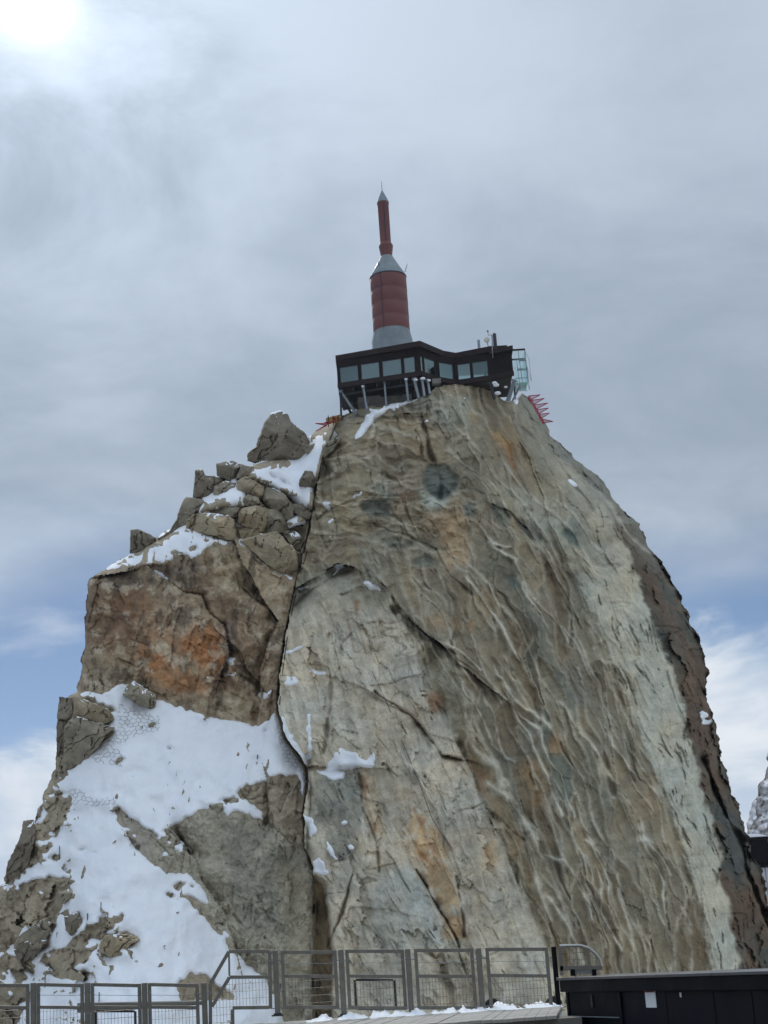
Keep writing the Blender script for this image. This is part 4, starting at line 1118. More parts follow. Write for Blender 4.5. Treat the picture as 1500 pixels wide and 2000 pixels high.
peak('mountain_peak', [(1470, 1500), (1500, 1498), (1520, 1492), (1530, 1482), (1560, 1479), (1600, 1476), (1612, 1468), (1640, 1455), (1700, 1440), (1800, 1400), (2030, 1390)], 1470, 900.0, 611, rc(120, 116, 116))
peak('mountain_ridge', [(1556, 1478), (1580, 1466), (1600, 1462), (1620, 1459), (1660, 1452), (1720, 1436), (2030, 1395)], 1556, 1500.0, 631, rc(150, 150, 156))  # farther ridge: paler rock tone, distance haze put into its colour

# ================================================================== things
BLK = mat('brown_black_cladding', (0.015, 0.011, 0.0125), 0.65, 0.0, 0.25, 0.8, spec=0.15)
BRN = mat('dark_brown_fascia', (0.028, 0.019, 0.020), 0.65, 0.0, 0.2, 0.7, spec=0.2)
STEEL = mat('galvanised_steel', (0.25, 0.27, 0.29), 0.5, 0.7, 0.2, 4.0)
DSTEEL = mat('dark_steel', (0.045, 0.048, 0.055), 0.5, 0.4, 0.2, 3.0)
REDP = mat('dark_red_paint', (0.148, 0.048, 0.044), 0.55, 0.0, 0.13, 0.5)
ZINC = mat('weathered_zinc', (0.20, 0.23, 0.24), 0.5, 0.25, 0.18, 0.8)
REDB = mat('bright_red_paint', (0.42, 0.015, 0.04), 0.5, 0.0, 0.15, 3.0)
YEL = mat('ochre_board', (0.42, 0.25, 0.05), 0.7, 0.0, 0.25, 2.0)
CONC = mat('stained_concrete', (0.20, 0.19, 0.165), 0.9, 0.0, 0.3, 1.2, 0.4, 6)
WHITE = mat('white_panel', (0.75, 0.75, 0.70), 0.5, 0.0, 0.08, 3.0)
CEIL = mat('pale_ceiling', (0.62, 0.64, 0.62), 0.8, 0.0, 0.06, 1.0)
GALV = mat('bronze_grey_railing', (0.17, 0.155, 0.13), 0.45, 0.35, 0.16, 9.0)
WIRE = mat('dull_wire', (0.13, 0.12, 0.105), 0.5, 0.5, 0.2, 9.0)
NAVY = mat('black_blue_steel', (0.0075, 0.0070, 0.0115), 0.6, 0.0, 0.35, 1.6, 0.05, 14, spec=0.12)
NAVYD = mat('black_trim', (0.005, 0.005, 0.007), 0.6, 0.0, 0.2, 2.0, spec=0.1)
WOOD = mat('grey_weathered_wood', (0.36, 0.335, 0.29), 0.85, 0.0, 0.3, 3.0, 0.5, 40)
RUB = mat('black_rubber', (0.012, 0.012, 0.014), 0.6, 0.0, 0.2, 8.0)
def glass_mat(name, tint, ref=0.12):
    M = bpy.data.materials.new(name); M.use_nodes = True
    n, l = M.node_tree.nodes, M.node_tree.links
    for q in list(n):
        if q.type != 'OUTPUT_MATERIAL': n.remove(q)
    t_ = NT(n, l)
    tr = t_.node('ShaderNodeBsdfTransparent'); tr.inputs[0].default_value = tuple(tint) + (1,)
    gl = t_.node('ShaderNodeBsdfGlossy'); gl.inputs['Roughness'].default_value = 0.04; gl.inputs[0].default_value = (0.8, 0.95, 0.95, 1)
    fr = t_.node('ShaderNodeLayerWeight'); fr.inputs[0].default_value = 0.35
    mx = t_.node('ShaderNodeMixShader')
    l.new(t_.math('ADD', t_.math('MULTIPLY', fr.outputs['Fresnel'], 0.8), ref), mx.inputs[0])
    l.new(tr.outputs[0], mx.inputs[1]); l.new(gl.outputs[0], mx.inputs[2])
    l.new(mx.outputs[0], [q for q in n if q.type == 'OUTPUT_MATERIAL'][0].inputs[0])
    return M
PANE = glass_mat('window_glass', (0.56, 0.66, 0.66), 0.11)
CLEAR = glass_mat('clear_glass', (0.93, 0.975, 0.965), 0.02)
PANES = [PANE, glass_mat('window_glass_bright', (0.62, 0.71, 0.70), 0.18), glass_mat('window_glass_dim', (0.50, 0.60, 0.61), 0.13)]
NETG = glass_mat('pale_net', (0.80, 0.70, 0.72), 0.05)

# ------------------------------------------------------------------ summit station
zr = P(820, 665, 155.5).z
RA, RB, RC1, RC2, RD = (PZ(x, y, zr) for x, y in ((655, 694), (820, 665), (866, 684.5), (890, 688.5), (960, 675)))
zf = P(657.6, 758, RA.y).z
WA, WB, WC1, WC2, WD, WE = (PZ(x, y, zf) for x, y in ((660, 757.5), (822, 733.5), (857, 745), (893, 751), (960, 741.5), (1003, 732)))
print('station', [tuple(round(q, 1) for q in v) for v in (RA, RB, RC1, RC2, RD, WA, WB, WC1, WC2, WD, WE)])
HH = (zr - 0.62) - zf
st_ = empty('summit_station', WB, 'dark glazed station building on struts at the top of the rock', 'building')
UPZ = Vector((0, 0, 1))
def lift(p, z): return Vector((p.x, p.y, z))
def wall_prism(mb, p, q, z0, z1, th, out=0.0):
    d = (q - p); d.z = 0; d.normalize()
    nrm = Vector((d.y, -d.x, 0))      # towards the viewer
    a0, b0 = p + nrm * out, q + nrm * out
    a1, b1 = a0 - nrm * th, b0 - nrm * th
    mb.hexa([lift(v, z0) for v in (a0, b0, b1, a1)], [lift(v, z1) for v in (a0, b0, b1, a1)])
BACK = 9.0
pts_front = [WA, WB, WC1, WC2, WD, WE]
# floor slab, ceiling, back wall posts
def plan_slab(name, front, z0, z1, back_y, mtl, parent, bevel=0.0):
    mb = MB(); n = len(front)
    for i in range(n - 1):
        p, q = front[i], front[i + 1]
        if abs(q.x - p.x) < 1e-3: continue
        b0, b1 = Vector((p.x, back_y, 0)), Vector((q.x, back_y, 0))
        mb.hexa([lift(v, z0) for v in (p, q, b1, b0)], [lift(v, z1) for v in (p, q, b1, b0)])
    return mb.build(name, mtl, parent)
by = max(v.y for v in pts_front) + 5.0
ins = [v + Vector((0.15 if i == 0 else (-0.15 if i == 5 else 0), 0.4, 0)) for i, v in enumerate(pts_front)]
plan_slab('floor_slab', ins, zf + 0.03, zf + 0.40, by, DSTEEL, st_)
plan_slab('ceiling', ins[:5], zf + HH - 0.25, zf + HH - 0.02, by, CEIL, st_)
roof = plan_slab('roof', [RA, RB, RC1, RC2, RD], zr - 0.62, zr - 0.02, by + 0.4, BRN, st_)
plan_slab('roof_snow', [v + Vector((0, 0.35, 0)) for v in (RA + Vector((0.3, 0, 0)), RB, RC1, RC2, RD)], zr - 0.015, zr + 0.10, by - 0.2, SNOW, roof)
mb = MB()
for i in range(6):
    x = WA.x + 0.2 + (WD.x - WA.x - 0.4) * i / 5
    mb.box((x, by - 0.15, zf + HH / 2 + 0.1), (0.22, 0.22, HH - 0.5))
mb.box(((WA.x + WD.x) / 2, by - 0.1, zf + 0.75), (WD.x - WA.x, 0.2, 0.7))
mb.build('rear_wall', BLK, st_)
mb = MB(); mb.box((WA.x + 0.12, (WA.y + by) / 2 + 0.3, zf + HH * 0.855), (0.2, by - WA.y - 0.8, HH * 0.28)); mb.box((WA.x + 0.12, (WA.y + by) / 2 + 0.3, zf + HH * 0.09), (0.2, by - WA.y - 0.8, HH * 0.17))
for k in range(4): mb.box((WA.x + 0.12, WA.y + 0.4 + (by - WA.y - 0.9) * k / 3, zf + HH * 0.45), (0.18, 0.2, HH * 0.55))
mb.build('side_wall', BLK, st_)
facs = [(WA, WB, 660, 822, [(665, 701.5), (706.8, 743), (748.5, 786), (790.5, 812)]), (WB, WC1, 822, 857, [(823.5, 829), (831, 853)]),
        (WC1, WC2, 857, 893, [(860, 888)]), (WC2, WD, 893, 960, [(895.5, 920.6), (924.7, 955)])]
zw0, zw1 = zf + 0.18 * HH, zf + 0.74 * HH
for (p, q, xa, xb, wins) in facs:
    mb = MB(); wall_prism(mb, p, q, zf + 0.74 * HH, zf + HH, 0.25); mb.build('wall_header', BLK, st_)
    mb = MB(); wall_prism(mb, p, q, zf - 0.05, zf + 0.16 * HH, 0.3, 0.12); mb.build('floor_beam', BRN, st_)
    edges = [xa] + [e_ for w_ in wins for e_ in w_] + [xb]
    L_ = lambda x: p.lerp(q, (x - xa) / (xb - xa))
    for i in range(0, len(edges), 2):
        if edges[i + 1] - edges[i] > 0.4:
            mb = MB(); wall_prism(mb, L_(edges[i]), L_(edges[i + 1]), zf + 0.16 * HH, zf + 0.74 * HH, 0.22, -0.01); mb.build('mullion', BLK, st_)
    for (w0, w1) in wins:
        a_, b_ = L_(w0), L_(w1)
        d_ = (b_ - a_).normalized()
        mb = MB(); t_ = 0.06
        wall_prism(mb, a_, b_, zw0 - 0.06, zw0, 0.12, -0.05); wall_prism(mb, a_, b_, zw1 - t_, zw1 - 0.003, 0.12, -0.05)
        wall_prism(mb, a_, a_ + d_ * t_, zw0, zw1 - t_, 0.12, -0.05); wall_prism(mb, b_ - d_ * t_, b_, zw0, zw1 - t_, 0.12, -0.05)
        wo_ = mb.build('window', DSTEEL, st_)
        mb = MB(); wall_prism(mb, a_ + d_ * t_, b_ - d_ * t_, zw0, zw1 - t_, 0.03, -0.10); mb.build('pane', PANES[int(w0) % 3], wo_)
# closed block at the right end with its own lower roof
mb = MB()
we_b = Vector((WE.x, by, 0)); wd_b = Vector((WD.x, by, 0))
mb.hexa([lift(v, zf + 0.16 * HH) for v in (WD, WE, we_b, wd_b)], [lift(v, zf + HH - 0.35) for v in (WD, WE, we_b, wd_b)])
mb.build('end_block', BLK, st_)
mb = MB(); wall_prism(mb, WD, WE, zf - 0.05, zf + 0.16 * HH - 0.01, 0.3, 0.1); mb.build('floor_beam', BRN, st_)
mb = MB()
e0, e1 = WD + Vector((0.05, -0.35, 0)), WE + Vector((0.15, -0.35, 0))
mb.hexa([lift(v, zf + HH - 0.34) for v in (e0, e1, e1 + Vector((0, by - e1.y, 0)), e0 + Vector((0, by - e0.y, 0)))], [lift(v, zf + HH + 0.12) for v in (e0, e1, e1 + Vector((0, by - e1.y, 0)), e0 + Vector((0, by - e0.y, 0)))])
mb.build('end_roof', BRN, st_)
for k in range(5):        # cladding joints of the block
    p = WD.lerp(WE, (k + 0.5) / 5); nn_ = Vector((0, -0.012, 0))
    mb = MB(); mb.box((p.x, p.y - 0.008, zf + HH * 0.56), (0.03, 0.03, HH * 0.72)); mb.build('cladding_batten', BLK, st_)
# plant boxes on the roof
mb = MB(); c_ = PZ(953, 672, zr); mb.box((c_.x, c_.y + 3.6, zr + 0.2), (1.9, 1.6, 0.5)); mb.build('roof_box', BLK, st_)
mb = MB(); c_ = PZ(979, 676, zr); mb.box((c_.x, c_.y + 2.4, zr + 0.2), (1.5, 1.6, 1.0)); mb.build('roof_box', BRN, st_)
mb = MB(); mb.tube([P(961, 671, WD.y - 0.45), P(962.5, 699, WD.y - 0.45)], 0.05, 6); mb.build('drain_pipe', STEEL, st_)
# struts under the floor
def strut(x0, y0, Y0, x1, y1, Y1, r, m_):
    mb = MB(); a_, b_ = P(x0, y0, Y0), P(x1, y1, Y1)
    mb.tube([a_, b_], r, 10)
    d_ = (b_ - a_).normalized()
    mb.tube([a_ - d_ * 0.02, a_ + d_ * 0.14], r * 1.7, 10)
    return mb.build('strut', m_, st_, True)
yA = WA.y
for s_ in ((665, 763, WA.y + .3, 696, 809, 158.5, 0.15, STEEL), (668, 773, WA.y + 1.2, 685, 806, 160.5, 0.14, DSTEEL), (665, 768, WA.y + .2, 666.5, 813, WA.y + .6, 0.11, DSTEEL), (709, 754, 157.6, 717, 800, 157.0, 0.14, STEEL),
           (751, 746, 157.2, 754.5, 792, 156.8, 0.12, STEEL), (793, 740, 156.2, 797.5, 784, 156.0, 0.14, STEEL), (809, 740, 156.0, 818, 778, 155.8, 0.17, STEEL), (824, 740, 156.0, 829, 774, 155.6, 0.15, STEEL),
           (835, 743, 156.4, 839.5, 770, 155.8, 0.15, STEEL), (957, 746, 157.3, 966, 780, 157.8, 0.17, DSTEEL), (1005, 742, 156.6, 992, 783, 157.6, 0.22, ZINC), (1016, 754, 157.2, 1000, 785, 157.8, 0.10, STEEL), (1004, 741, 158.5, 1006, 780, 159.0, 0.1, DSTEEL),
           (675, 762, 160.5, 700, 800, 162.0, 0.14, DSTEEL), (730, 752, 160.0, 712, 795, 161.0, 0.14, DSTEEL), (770, 752, 159.5, 790, 785, 160.0, 0.12, DSTEEL)):
    strut(*s_)
for k in range(7):        # joists
    p = WA.lerp(WB, (k + 0.3) / 7); mb = MB(); mb.box((p.x, (p.y + by) / 2 + 0.2, zf - 0.17), (0.18, by - p.y - 0.6, 0.36)); mb.build('joist', DSTEEL, st_)
for k in range(3):
    p = WA.lerp(WB, 0.02); q = WA.lerp(WB, 0.97); mb = MB(); mb.bar(lift(p + Vector((0.1, 0.9 + 2.2 * k, 0)), zf - 0.5), lift(q + Vector((0, 0.9 + 2.2 * k, 0)), zf - 0.5), 0.22, 0.3); mb.build('bearer', DSTEEL, st_)
for (x, y, Y_, r_) in ((966, 748, 157.0, .28), (969, 752, 157.2, .33), (972, 768, 157.4, .35), (988, 756, 157.6, .2), (1011, 756, 157.6, .22), (826, 739.5, 155.8, .28), (812, 742, 155.7, .22), (838, 743, 156, .2), (793, 741, 156.0, .16), (709, 755, 157.4, .16)):
    mb = MB(); c_ = P(x, y, Y_)
    mb.lathe([(0.02, c_.z - r_ * .4), (r_ * .8, c_.z - r_ * .35), (r_, c_.z - r_ * .05), (r_ * .75, c_.z + r_ * .35), (0.05, c_.z + r_ * .5)], (c_.x, c_.y), 12)
    o = mb.build('snow_clump', SNOW, st_, True)
# stone plinth below the floor
mb = MB()
q0, q1 = P(700, 800, 160.3), P(806, 792, 159.6)
mb.hexa([q0, q1, q1 + Vector((0, 4, 0)), q0 + Vector((0, 4, 0))], [lift(v, zf - 0.4) for v in (q0, q1, q1 + Vector((0, 4, 0)), q0 + Vector((0, 4, 0)))])
mb.build('plinth', CONC, st_)
mb = MB()
q0, q1 = P(845, 756, 157.2), P(862, 756, 157.2)
mb.box(((q0.x + q1.x) / 2, 157.6, zf - 0.28), (q1.x - q0.x, 1.0, 0.5)); mb.build('footing', CONC, st_)

# ------------------------------------------------------------------ antenna tower
TY = 162.5
tb = P(766.6, 671, TY)
tx, ty_ = tb.x, tb.y
def tz(y, x=760): return P(x, y, TY).z
ppm = F / (tb.length * 1.0) / 1.0
def pr(w): return w / ppm * 1.0
tw = empty('antenna_tower', (tx, ty_, zr), 'red and grey cylindrical antenna tower rising behind the station roof', 'tower')
zb0, zb1, zt1 = zr - 0.02, tz(649.6), tz(543.7)
mb = MB(); mb.lathe([(pr(41), zb0), (pr(40), tz(671)), (pr(37.5), tz(660)), (pr(35.3), zb1)], (tx, ty_), 48); o = mb.build('base_cone', ZINC, tw, True)
for k in range(16):
    a_ = 2 * math.pi * k / 16 + 0.1
    mb = MB(); mb.bar((tx + pr(40.3) * math.cos(a_), ty_ + pr(40.3) * math.sin(a_), tz(671)), (tx + pr(35.5) * math.cos(a_), ty_ + pr(35.5) * math.sin(a_), zb1 - 0.02), 0.035, 0.03); mb.build('seam', ZINC, o)
zs = [zb1 + (zt1 - zb1) * k / 4 for k in range(5)]
for k in range(4):
    r0_, r1_ = pr(35.0), pr(35.6)
    mb = MB(); mb.lathe([(r0_, zs[k] + 0.006), (r1_, zs[k] + 0.05), (r1_, zs[k + 1] - 0.05), (r0_, zs[k + 1] - 0.006)], (tx, ty_), 56)
    mb.build('drum_ring', REDP, tw, True)
    mb = MB(); mb.lathe([(r1_ + 0.015, zs[k + 1] - 0.045), (r1_ + 0.022, zs[k + 1] - 0.03), (r1_ + 0.022, zs[k + 1] + 0.03), (r1_ + 0.015, zs[k + 1] + 0.045)], (tx, ty_), 56)
    mb.build('seam_band', REDP if k < 3 else DSTEEL, tw, True)
mb = MB(); mb.bar((tx - pr(36) * 0.42, ty_ - pr(36) * 0.907, zb0 + .4), (tx - pr(36) * 0.42, ty_ - pr(36) * 0.907, zt1), 0.06, 0.05); mb.build('cable_conduit', DSTEEL, tw)
mb = MB(); mb.lathe([(pr(36.6), zt1 + 0.05), (pr(36.4), zt1 + 0.10), (pr(24), tz(522)), (pr(11.6), tz(501))], (tx, ty_), 48); mb.build('shoulder_cone', ZINC, tw, True)
mb = MB(); mb.lathe([(pr(11.4), tz(501)), (pr(11.6), tz(497)), (pr(14.2), tz(481)), (pr(13.6), tz(478)), (pr(10.9), tz(474))], (tx, ty_), 10); mb.build('collar', REDP, tw)
mb = MB(); mb.lathe([(pr(10.7), tz(475)), (pr(11.0), tz(400)), (pr(11.8), tz(399)), (pr(11.8), tz(395.6))], (tx, ty_), 32); mb.build('mast', REDP, tw, True)
mb = MB(); mb.bar((tx + pr(1), ty_ - pr(11.0), tz(473)), (tx + pr(1), ty_ - pr(11.2), tz(400)), 0.10, 0.05); mb.build('ladder_rail', DSTEEL, tw)
mb = MB(); mb.lathe([(pr(11.9), tz(395.4)), (pr(11.4), tz(393)), (pr(0.9), tz(371)), (0.02, tz(369))], (tx, ty_), 32); mb.build('tip_cone', ZINC, tw, True)
mb = MB(); mb.tube([(tx, ty_, tz(370)), (tx, ty_, tz(353))], [0.035, 0.02], 6); mb.build('lightning_rod', DSTEEL, tw)
for (x0, y0, x1, y1) in ((791, 531, 795.5, 515), (741, 526, 739, 510)):
    mb = MB(); a_ = P(x0, y0, TY - 1.2); b_ = P(x1, y1, TY - 1.2)
    mb.tube([a_, b_], [0.05, 0.03], 6); mb.build('whip_aerial', DSTEEL, tw)

# ------------------------------------------------------------------ rooftop instruments
rb = RD.y + 2.0
d_ = empty('satellite_dish', P(951, 672, rb), 'round cream radome dish on the station roof', 'dish')
c_ = P(950.8, 663.5, rb)
mb = MB(); r_ = 0.31
ring = []
for k in range(9):
    ph = k / 8; ring.append((r_ * math.cos(ph * 1.35), -0.16 * math.sin(ph * 1.35)))
prof = [(r_ * 0.96, 0.16), (r_, 0.0)] + ring[1:] + [(0.01, -0.17)]
for i, (rr, yy) in enumerate(prof):
    for k in range(24):
        a_ = 2 * math.pi * k / 24
        mb.v.append((c_.x + rr * math.cos(a_), c_.y + yy, c_.z + rr * math.sin(a_)))
for i in range(len(prof) - 1):
    for k in range(24):
        k2 = (k + 1) % 24; mb.f.append((i * 24 + k, i * 24 + k2, i * 24 + 24 + k2, i * 24 + 24 + k))
mb.f.append(tuple(range(24)))
mb.build('radome', mat('cream_plastic', (0.55, 0.55, 0.44), 0.5, 0, 0.05), d_, True)
mb = MB(); mb.tube([c_ + Vector((0, 0.2, 0)), c_ + Vector((0.1, 0.3, -0.5)), Vector((c_.x + 0.1, c_.y + 0.3, zr + 0.68))], 0.05, 8); mb.build('bracket', STEEL, d_)
w_ = empty('weather_mast', P(960, 672, rb), 'thin mast with an anemometer arm beside the radome', 'mast')
mb = MB(); mb.tube([Vector((P(961, 668, rb).x, rb, zr + .3)), P(960.5, 654.5, rb)], 0.05, 8); mb.build('pole', STEEL, w_)
mb = MB(); mb.tube([P(961, 654, rb), P(957, 654.5, rb), P(954, 655, rb), P(952.8, 648, rb)], 0.03, 6); mb.build('arm', DSTEEL, w_)
mb = MB(); q = P(952.6, 647, rb); mb.lathe([(0.02, q.z - .1), (.09, q.z - .05), (.1, q.z + .05), (.03, q.z + .12)], (q.x, q.y), 10); mb.build('anemometer', DSTEEL, w_)
for nm, x, y0, y1, wd, lb, m_ in (('panel_antenna', 965.3, 670, 651.5, 0.20, 'dark upright panel antenna at the right of the roof mast', DSTEEL), ('stub_antenna', 934.4, 678, 664, 0.15, 'pale stub antenna standing alone on the roof edge', STEEL), ('short_antenna', 966, 682, 671, 0.07, 'short steel rod in front of the brown roof box', STEEL)):
    e_ = empty(nm, P(x, y0, rb), lb, 'antenna')
    zt_ = P(x, y1, rb).z; zb_ = zr + 0.02; xx_ = P(x, y1, rb).x
    mb = MB(); mb.lathe([(wd * .9, zb_ + .35), (wd, zb_ + .4), (wd, zt_ - .05), (wd * .8, zt_)], (xx_, rb), 12); mb.build('radiator', m_, e_, True)
    mb = MB(); mb.tube([(xx_, rb, zb_), (xx_, rb, zb_ + .36)], wd * .5, 8); mb.build('foot', DSTEEL, e_)

# ------------------------------------------------------------------ glass box hanging off the right end
gbx = empty('glass_box', lift(WE, zf), 'see-through glass viewing box with steel rods on the station\'s right end', 'viewing box')
gy0, gy1 = WE.y + 0.6, WE.y + 3.2
def gp(x, y, Y=None): return P(x, y, Y or gy0)
zc, zg = gp(1027, 684).z, gp(1033, 746).z
xl_, xr_ = gp(1003, 700).x, gp(1026, 700).x
mb = MB(); mb.hexa([(xl_, gy0, zg), (xr_, gy0, zg), (xr_, gy0 + .04, zg), (xl_, gy0 + .04, zg)], [(xl_, gy0, zc), (xr_, gy0, zc), (xr_, gy0 + .04, zc), (xl_, gy0 + .04, zc)]); mb.build('front_pane', CLEAR, gbx)
mb = MB(); mb.hexa([(xl_, gy1, zg), (xr_, gy1, zg), (xr_, gy1 + .04, zg), (xl_, gy1 + .04, zg)], [(xl_, gy1, zc), (xr_, gy1, zc), (xr_, gy1 + .04, zc), (xl_, gy1 + .04, zc)]); mb.build('rear_pane', CLEAR, gbx)
mb = MB(); mb.box((xr_, (gy0 + gy1) / 2, (zc + zg) / 2), (0.04, gy1 - gy0 - 0.1, zc - zg)); mb.build('end_pane', CLEAR, gbx)
mb = MB(); mb.box(((xl_ + xr_) / 2, (gy0 + gy1) / 2, zg - 0.03), (xr_ - xl_ - 0.05, gy1 - gy0, 0.05)); mb.build('floor_pane', CLEAR, gbx)
for nm, xa_, xb_, zq, hq in (('top_beam', xl_ - .1, xr_ + .05, zc + .08, .17), ('cross_beam', xl_ + .5, xr_ + .05, zc - 1.15, .10), ('hand_rail', xl_ + .3, xr_, zc - 2.05, .05)):
    for yy in (gy0 - .08, gy1 + .12):
        mb = MB(); mb.bar((xa_, yy, zq), (xb_, yy, zq), hq, 0.1, Vector((0, 1, 0))); mb.build(nm, BRN if nm == 'top_beam' else STEEL, gbx)
for yy in (gy0, gy1 + .1):
    mb = MB(); mb.tube([(xr_ + .03, yy, zc), (xr_ + .06, yy, zg - .05)], 0.035, 6); mb.build('tension_rod', STEEL, gbx)
    mb = MB(); mb.tube([(xr_, yy, zc), (xr_ + .38, yy, zc - 1.0), (xr_ + .42, yy, zg + .05)], 0.022, 6); mb.build('tension_rod', STEEL, gbx)
    mb = MB(); mb.tube([(xr_, yy, zc - 1.3), (xr_ + .42, yy, zg + .05)], 0.02, 6); mb.build('tension_rod', STEEL, gbx)
    mb = MB(); mb.tube([(xl_ + .55, yy, zc), (xl_ + .7, yy, zg)], 0.03, 6); mb.build('door_post', ZINC, gbx)

# ------------------------------------------------------------------ red barriers
def red_barrier(name, lb, girder, spikes, Y_, r_):
    e_ = empty(name, P(girder[-1][0], girder[-1][1], Y_), lb, 'barrier')
    for off in (0, 2.2):
        mb = MB(); mb.tube([P(x - off, y + off * .4, Y_ + off * .2) for x, y in girder], r_, 6); mb.build('girder', REDB, e_)
    n = len(girder)
    for k, (sx_, sy_) in enumerate(spikes):
        u = k / len(spikes); v = (k + 0.9) / len(spikes)
        g0 = (girder[0][0] + (girder[-1][0] - girder[0][0]) * u, girder[0][1] + (girder[-1][1] - girder[0][1]) * u)
        g1 = (girder[0][0] + (girder[-1][0] - girder[0][0]) * v, girder[0][1] + (girder[-1][1] - girder[0][1]) * v)
        mb = MB(); mb.tube([P(*g0, Y_), P(sx_, sy_, Y_ - .8)], r_ * .8, 6); mb.build('spike', REDB, e_)
        mb = MB(); mb.tube([P(*g1, Y_), P(sx_, sy_, Y_ - .8)], r_ * .8, 6); mb.build('spike', REDB, e_)
        mb = MB(); mb.add([P(*g0, Y_), P(*g1, Y_), P(sx_, sy_, Y_ - .8)], [(0, 1, 2)]); mb.add([P(*g0, Y_ + .02), P(*g1, Y_ + .02), P(sx_, sy_, Y_ - .78)], [(2, 1, 0)]); mb.build('netting', NETG, e_)
    return e_
red_barrier('snow_barrier', 'red steel snow barrier jutting from the rock below the glass box', [(1033, 773), (1047, 797), (1063, 827)], [(1055, 771), (1063, 778), (1070, 787), (1071, 797), (1073, 807), (1080, 823)], 158.0, 0.055)
red_barrier('snow_barrier', 'red steel snow barrier beside the yellow board on the snowy saddle', [(664, 818), (645, 826), (628, 836)], [(650, 815), (634, 825), (616, 827), (617, 842)], 160.5, 0.06)
mb = MB(); q0, q1 = P(637, 826, 161.5), P(665, 826, 161.5)
mb.hexa([q0, q1, q1 + Vector((0, .12, 0)), q0 + Vector((0, .12, 0))], [v + Vector((0, 0, h)) for v, h in ((q0, .55), (q1, .95), (q1 + Vector((0, .12, 0)), .95), (q0 + Vector((0, .12, 0)), .55))])
yb = empty('yellow_board', q0, 'ochre yellow board behind the red barrier on the saddle', 'board')
mb.build('sheet', YEL, yb)
for k in range(3):
    p = q0.lerp(q1, (k + .5) / 3); mb = MB(); mb.tube([p + Vector((0, -.06, -.5)), p + Vector((0, -.06, .8))], .05, 6); mb.build('post', DSTEEL, yb)

# ------------------------------------------------------------------ nets, stakes and cables on the snow
def surf(x, y, off): return P(x, y, float(L.sample(x, y)) - off)
def hex_net(name, lb, polys, a_, off):
    poly_all = polys
    mb = MB(); seen = set()
    xs_ = [p[0] for q in polys for p in q]; ys_ = [p[1] for q in polys for p in q]
    dx, dy = a_ * math.sqrt(3), a_ * 1.5 * 0.8
    def inside(x, y): return any(bool(inpoly(np.array([x]), np.array([y]), q)[0]) for q in polys)
    def wv_(x, y): return (x + 2.2 * math.sin(y * .13) + 1.2 * math.sin(x * .31 + y * .05), y + 2.0 * math.sin(x * .11))
    j = 0; y = min(ys_)
    while y < max(ys_):
        x = min(xs_) + (dx / 2 if j % 2 else 0)
        while x < max(xs_):
            c = [(x + a_ * math.sin(math.radians(60 * k)), y + a_ * .8 * math.cos(math.radians(60 * k))) for k in range(6)]
            for k in range(3):
                p, q = c[k], c[(k + 1) % 6]
                mx_, my_ = (p[0] + q[0]) / 2, (p[1] + q[1]) / 2
                if inside(mx_, my_) and rng.uniform() > .06:
                    mb.tube([surf(*wv_(*p), off), surf(*wv_(*q), off)], 0.016, 3, False)
            x += dx
        y += dy; j += 1
    e_ = mb.build(name, WIRE)
    return tag(e_, lb, 'net', 'wire nets on the snow')
hex_net('wire_net', 'large hexagonal wire net draped over snow beside the left blocks', [c6((495, 110), (600, 150), (665, 160), (665, 220), (560, 260), (470, 290), (525, 340), (510, 385), (380, 350), (400, 320), (480, 250), (500, 190))], 6.2, 0.52)
hex_net('wire_net', 'narrow wire net hanging along the gully edge of the snow', [c6((1160, 215), (1195, 200), (1210, 280), (1280, 400), (1250, 400), (1195, 360), (1170, 270))], 6.0, 0.6)
hex_net('wire_net', 'torn strip of wire net at the narrow neck of the snow', [c6((290, 470), (330, 480), (380, 510), (470, 515), (490, 540), (300, 540))], 6.0, 0.52)
for k, (x, y0, y1, lb) in enumerate(((115.5, 1672, 1653, 'thin stake at the flat rock, highest on the lower snow'), (196.5, 1782, 1763, 'thin stake above the dark broken rocks on the snow'), (170, 1803, 1785, 'thin stake at the left end of the broken rocks'),
                                  (110.5, 1842, 1822, 'thin stake on the snow tongue left of the rocks'), (87.5, 1925, 1906, 'thin stake just above the left railing'), (117, 1945, 1936, 'short leaning stake seen through the second left railing panel'), (193, 1962, 1940, 'dark stake seen through the third railing panel'))):
    mb = MB(); b_ = surf(x, y0, .4); t_ = surf(x, y0, .4) + Vector((0.05 + (.2 if k == 5 else 0), 0, (y0 - y1) / F * b_.y))
    mb.tube([b_ - Vector((0, 0, .3)), t_], 0.05, 6)
    tag(mb.build('stake', WIRE), lb, 'stake', 'stakes in the snow')
def surfR(x, y, off): return P(x, y, float(R.sample(x, y)) - off)
cb = c8((50, 20), (110, 150), (170, 300), (230, 450), (270, 560), (330, 660))
mb = MB(); mb.tube([surfR(x, y, .28) for x, y in cb], .035, 5); tag(mb.build('cable', WIRE), 'thin dark cable running down the pale slab', 'cable')
cb = c5((1268, 640), (1240, 760), (1212, 850), (1195, 930), (1170, 1040), (1145, 1180), (1125, 1330), (1110, 1490))
mb = MB(); mb.tube([P(x + 2, y, float(R.sample(x + 6, y)) - .1) for x, y in cb], .045, 6); tag(mb.build('pipe', RUB), 'black pipe running down the crack between pillar and brown wall', 'pipe')

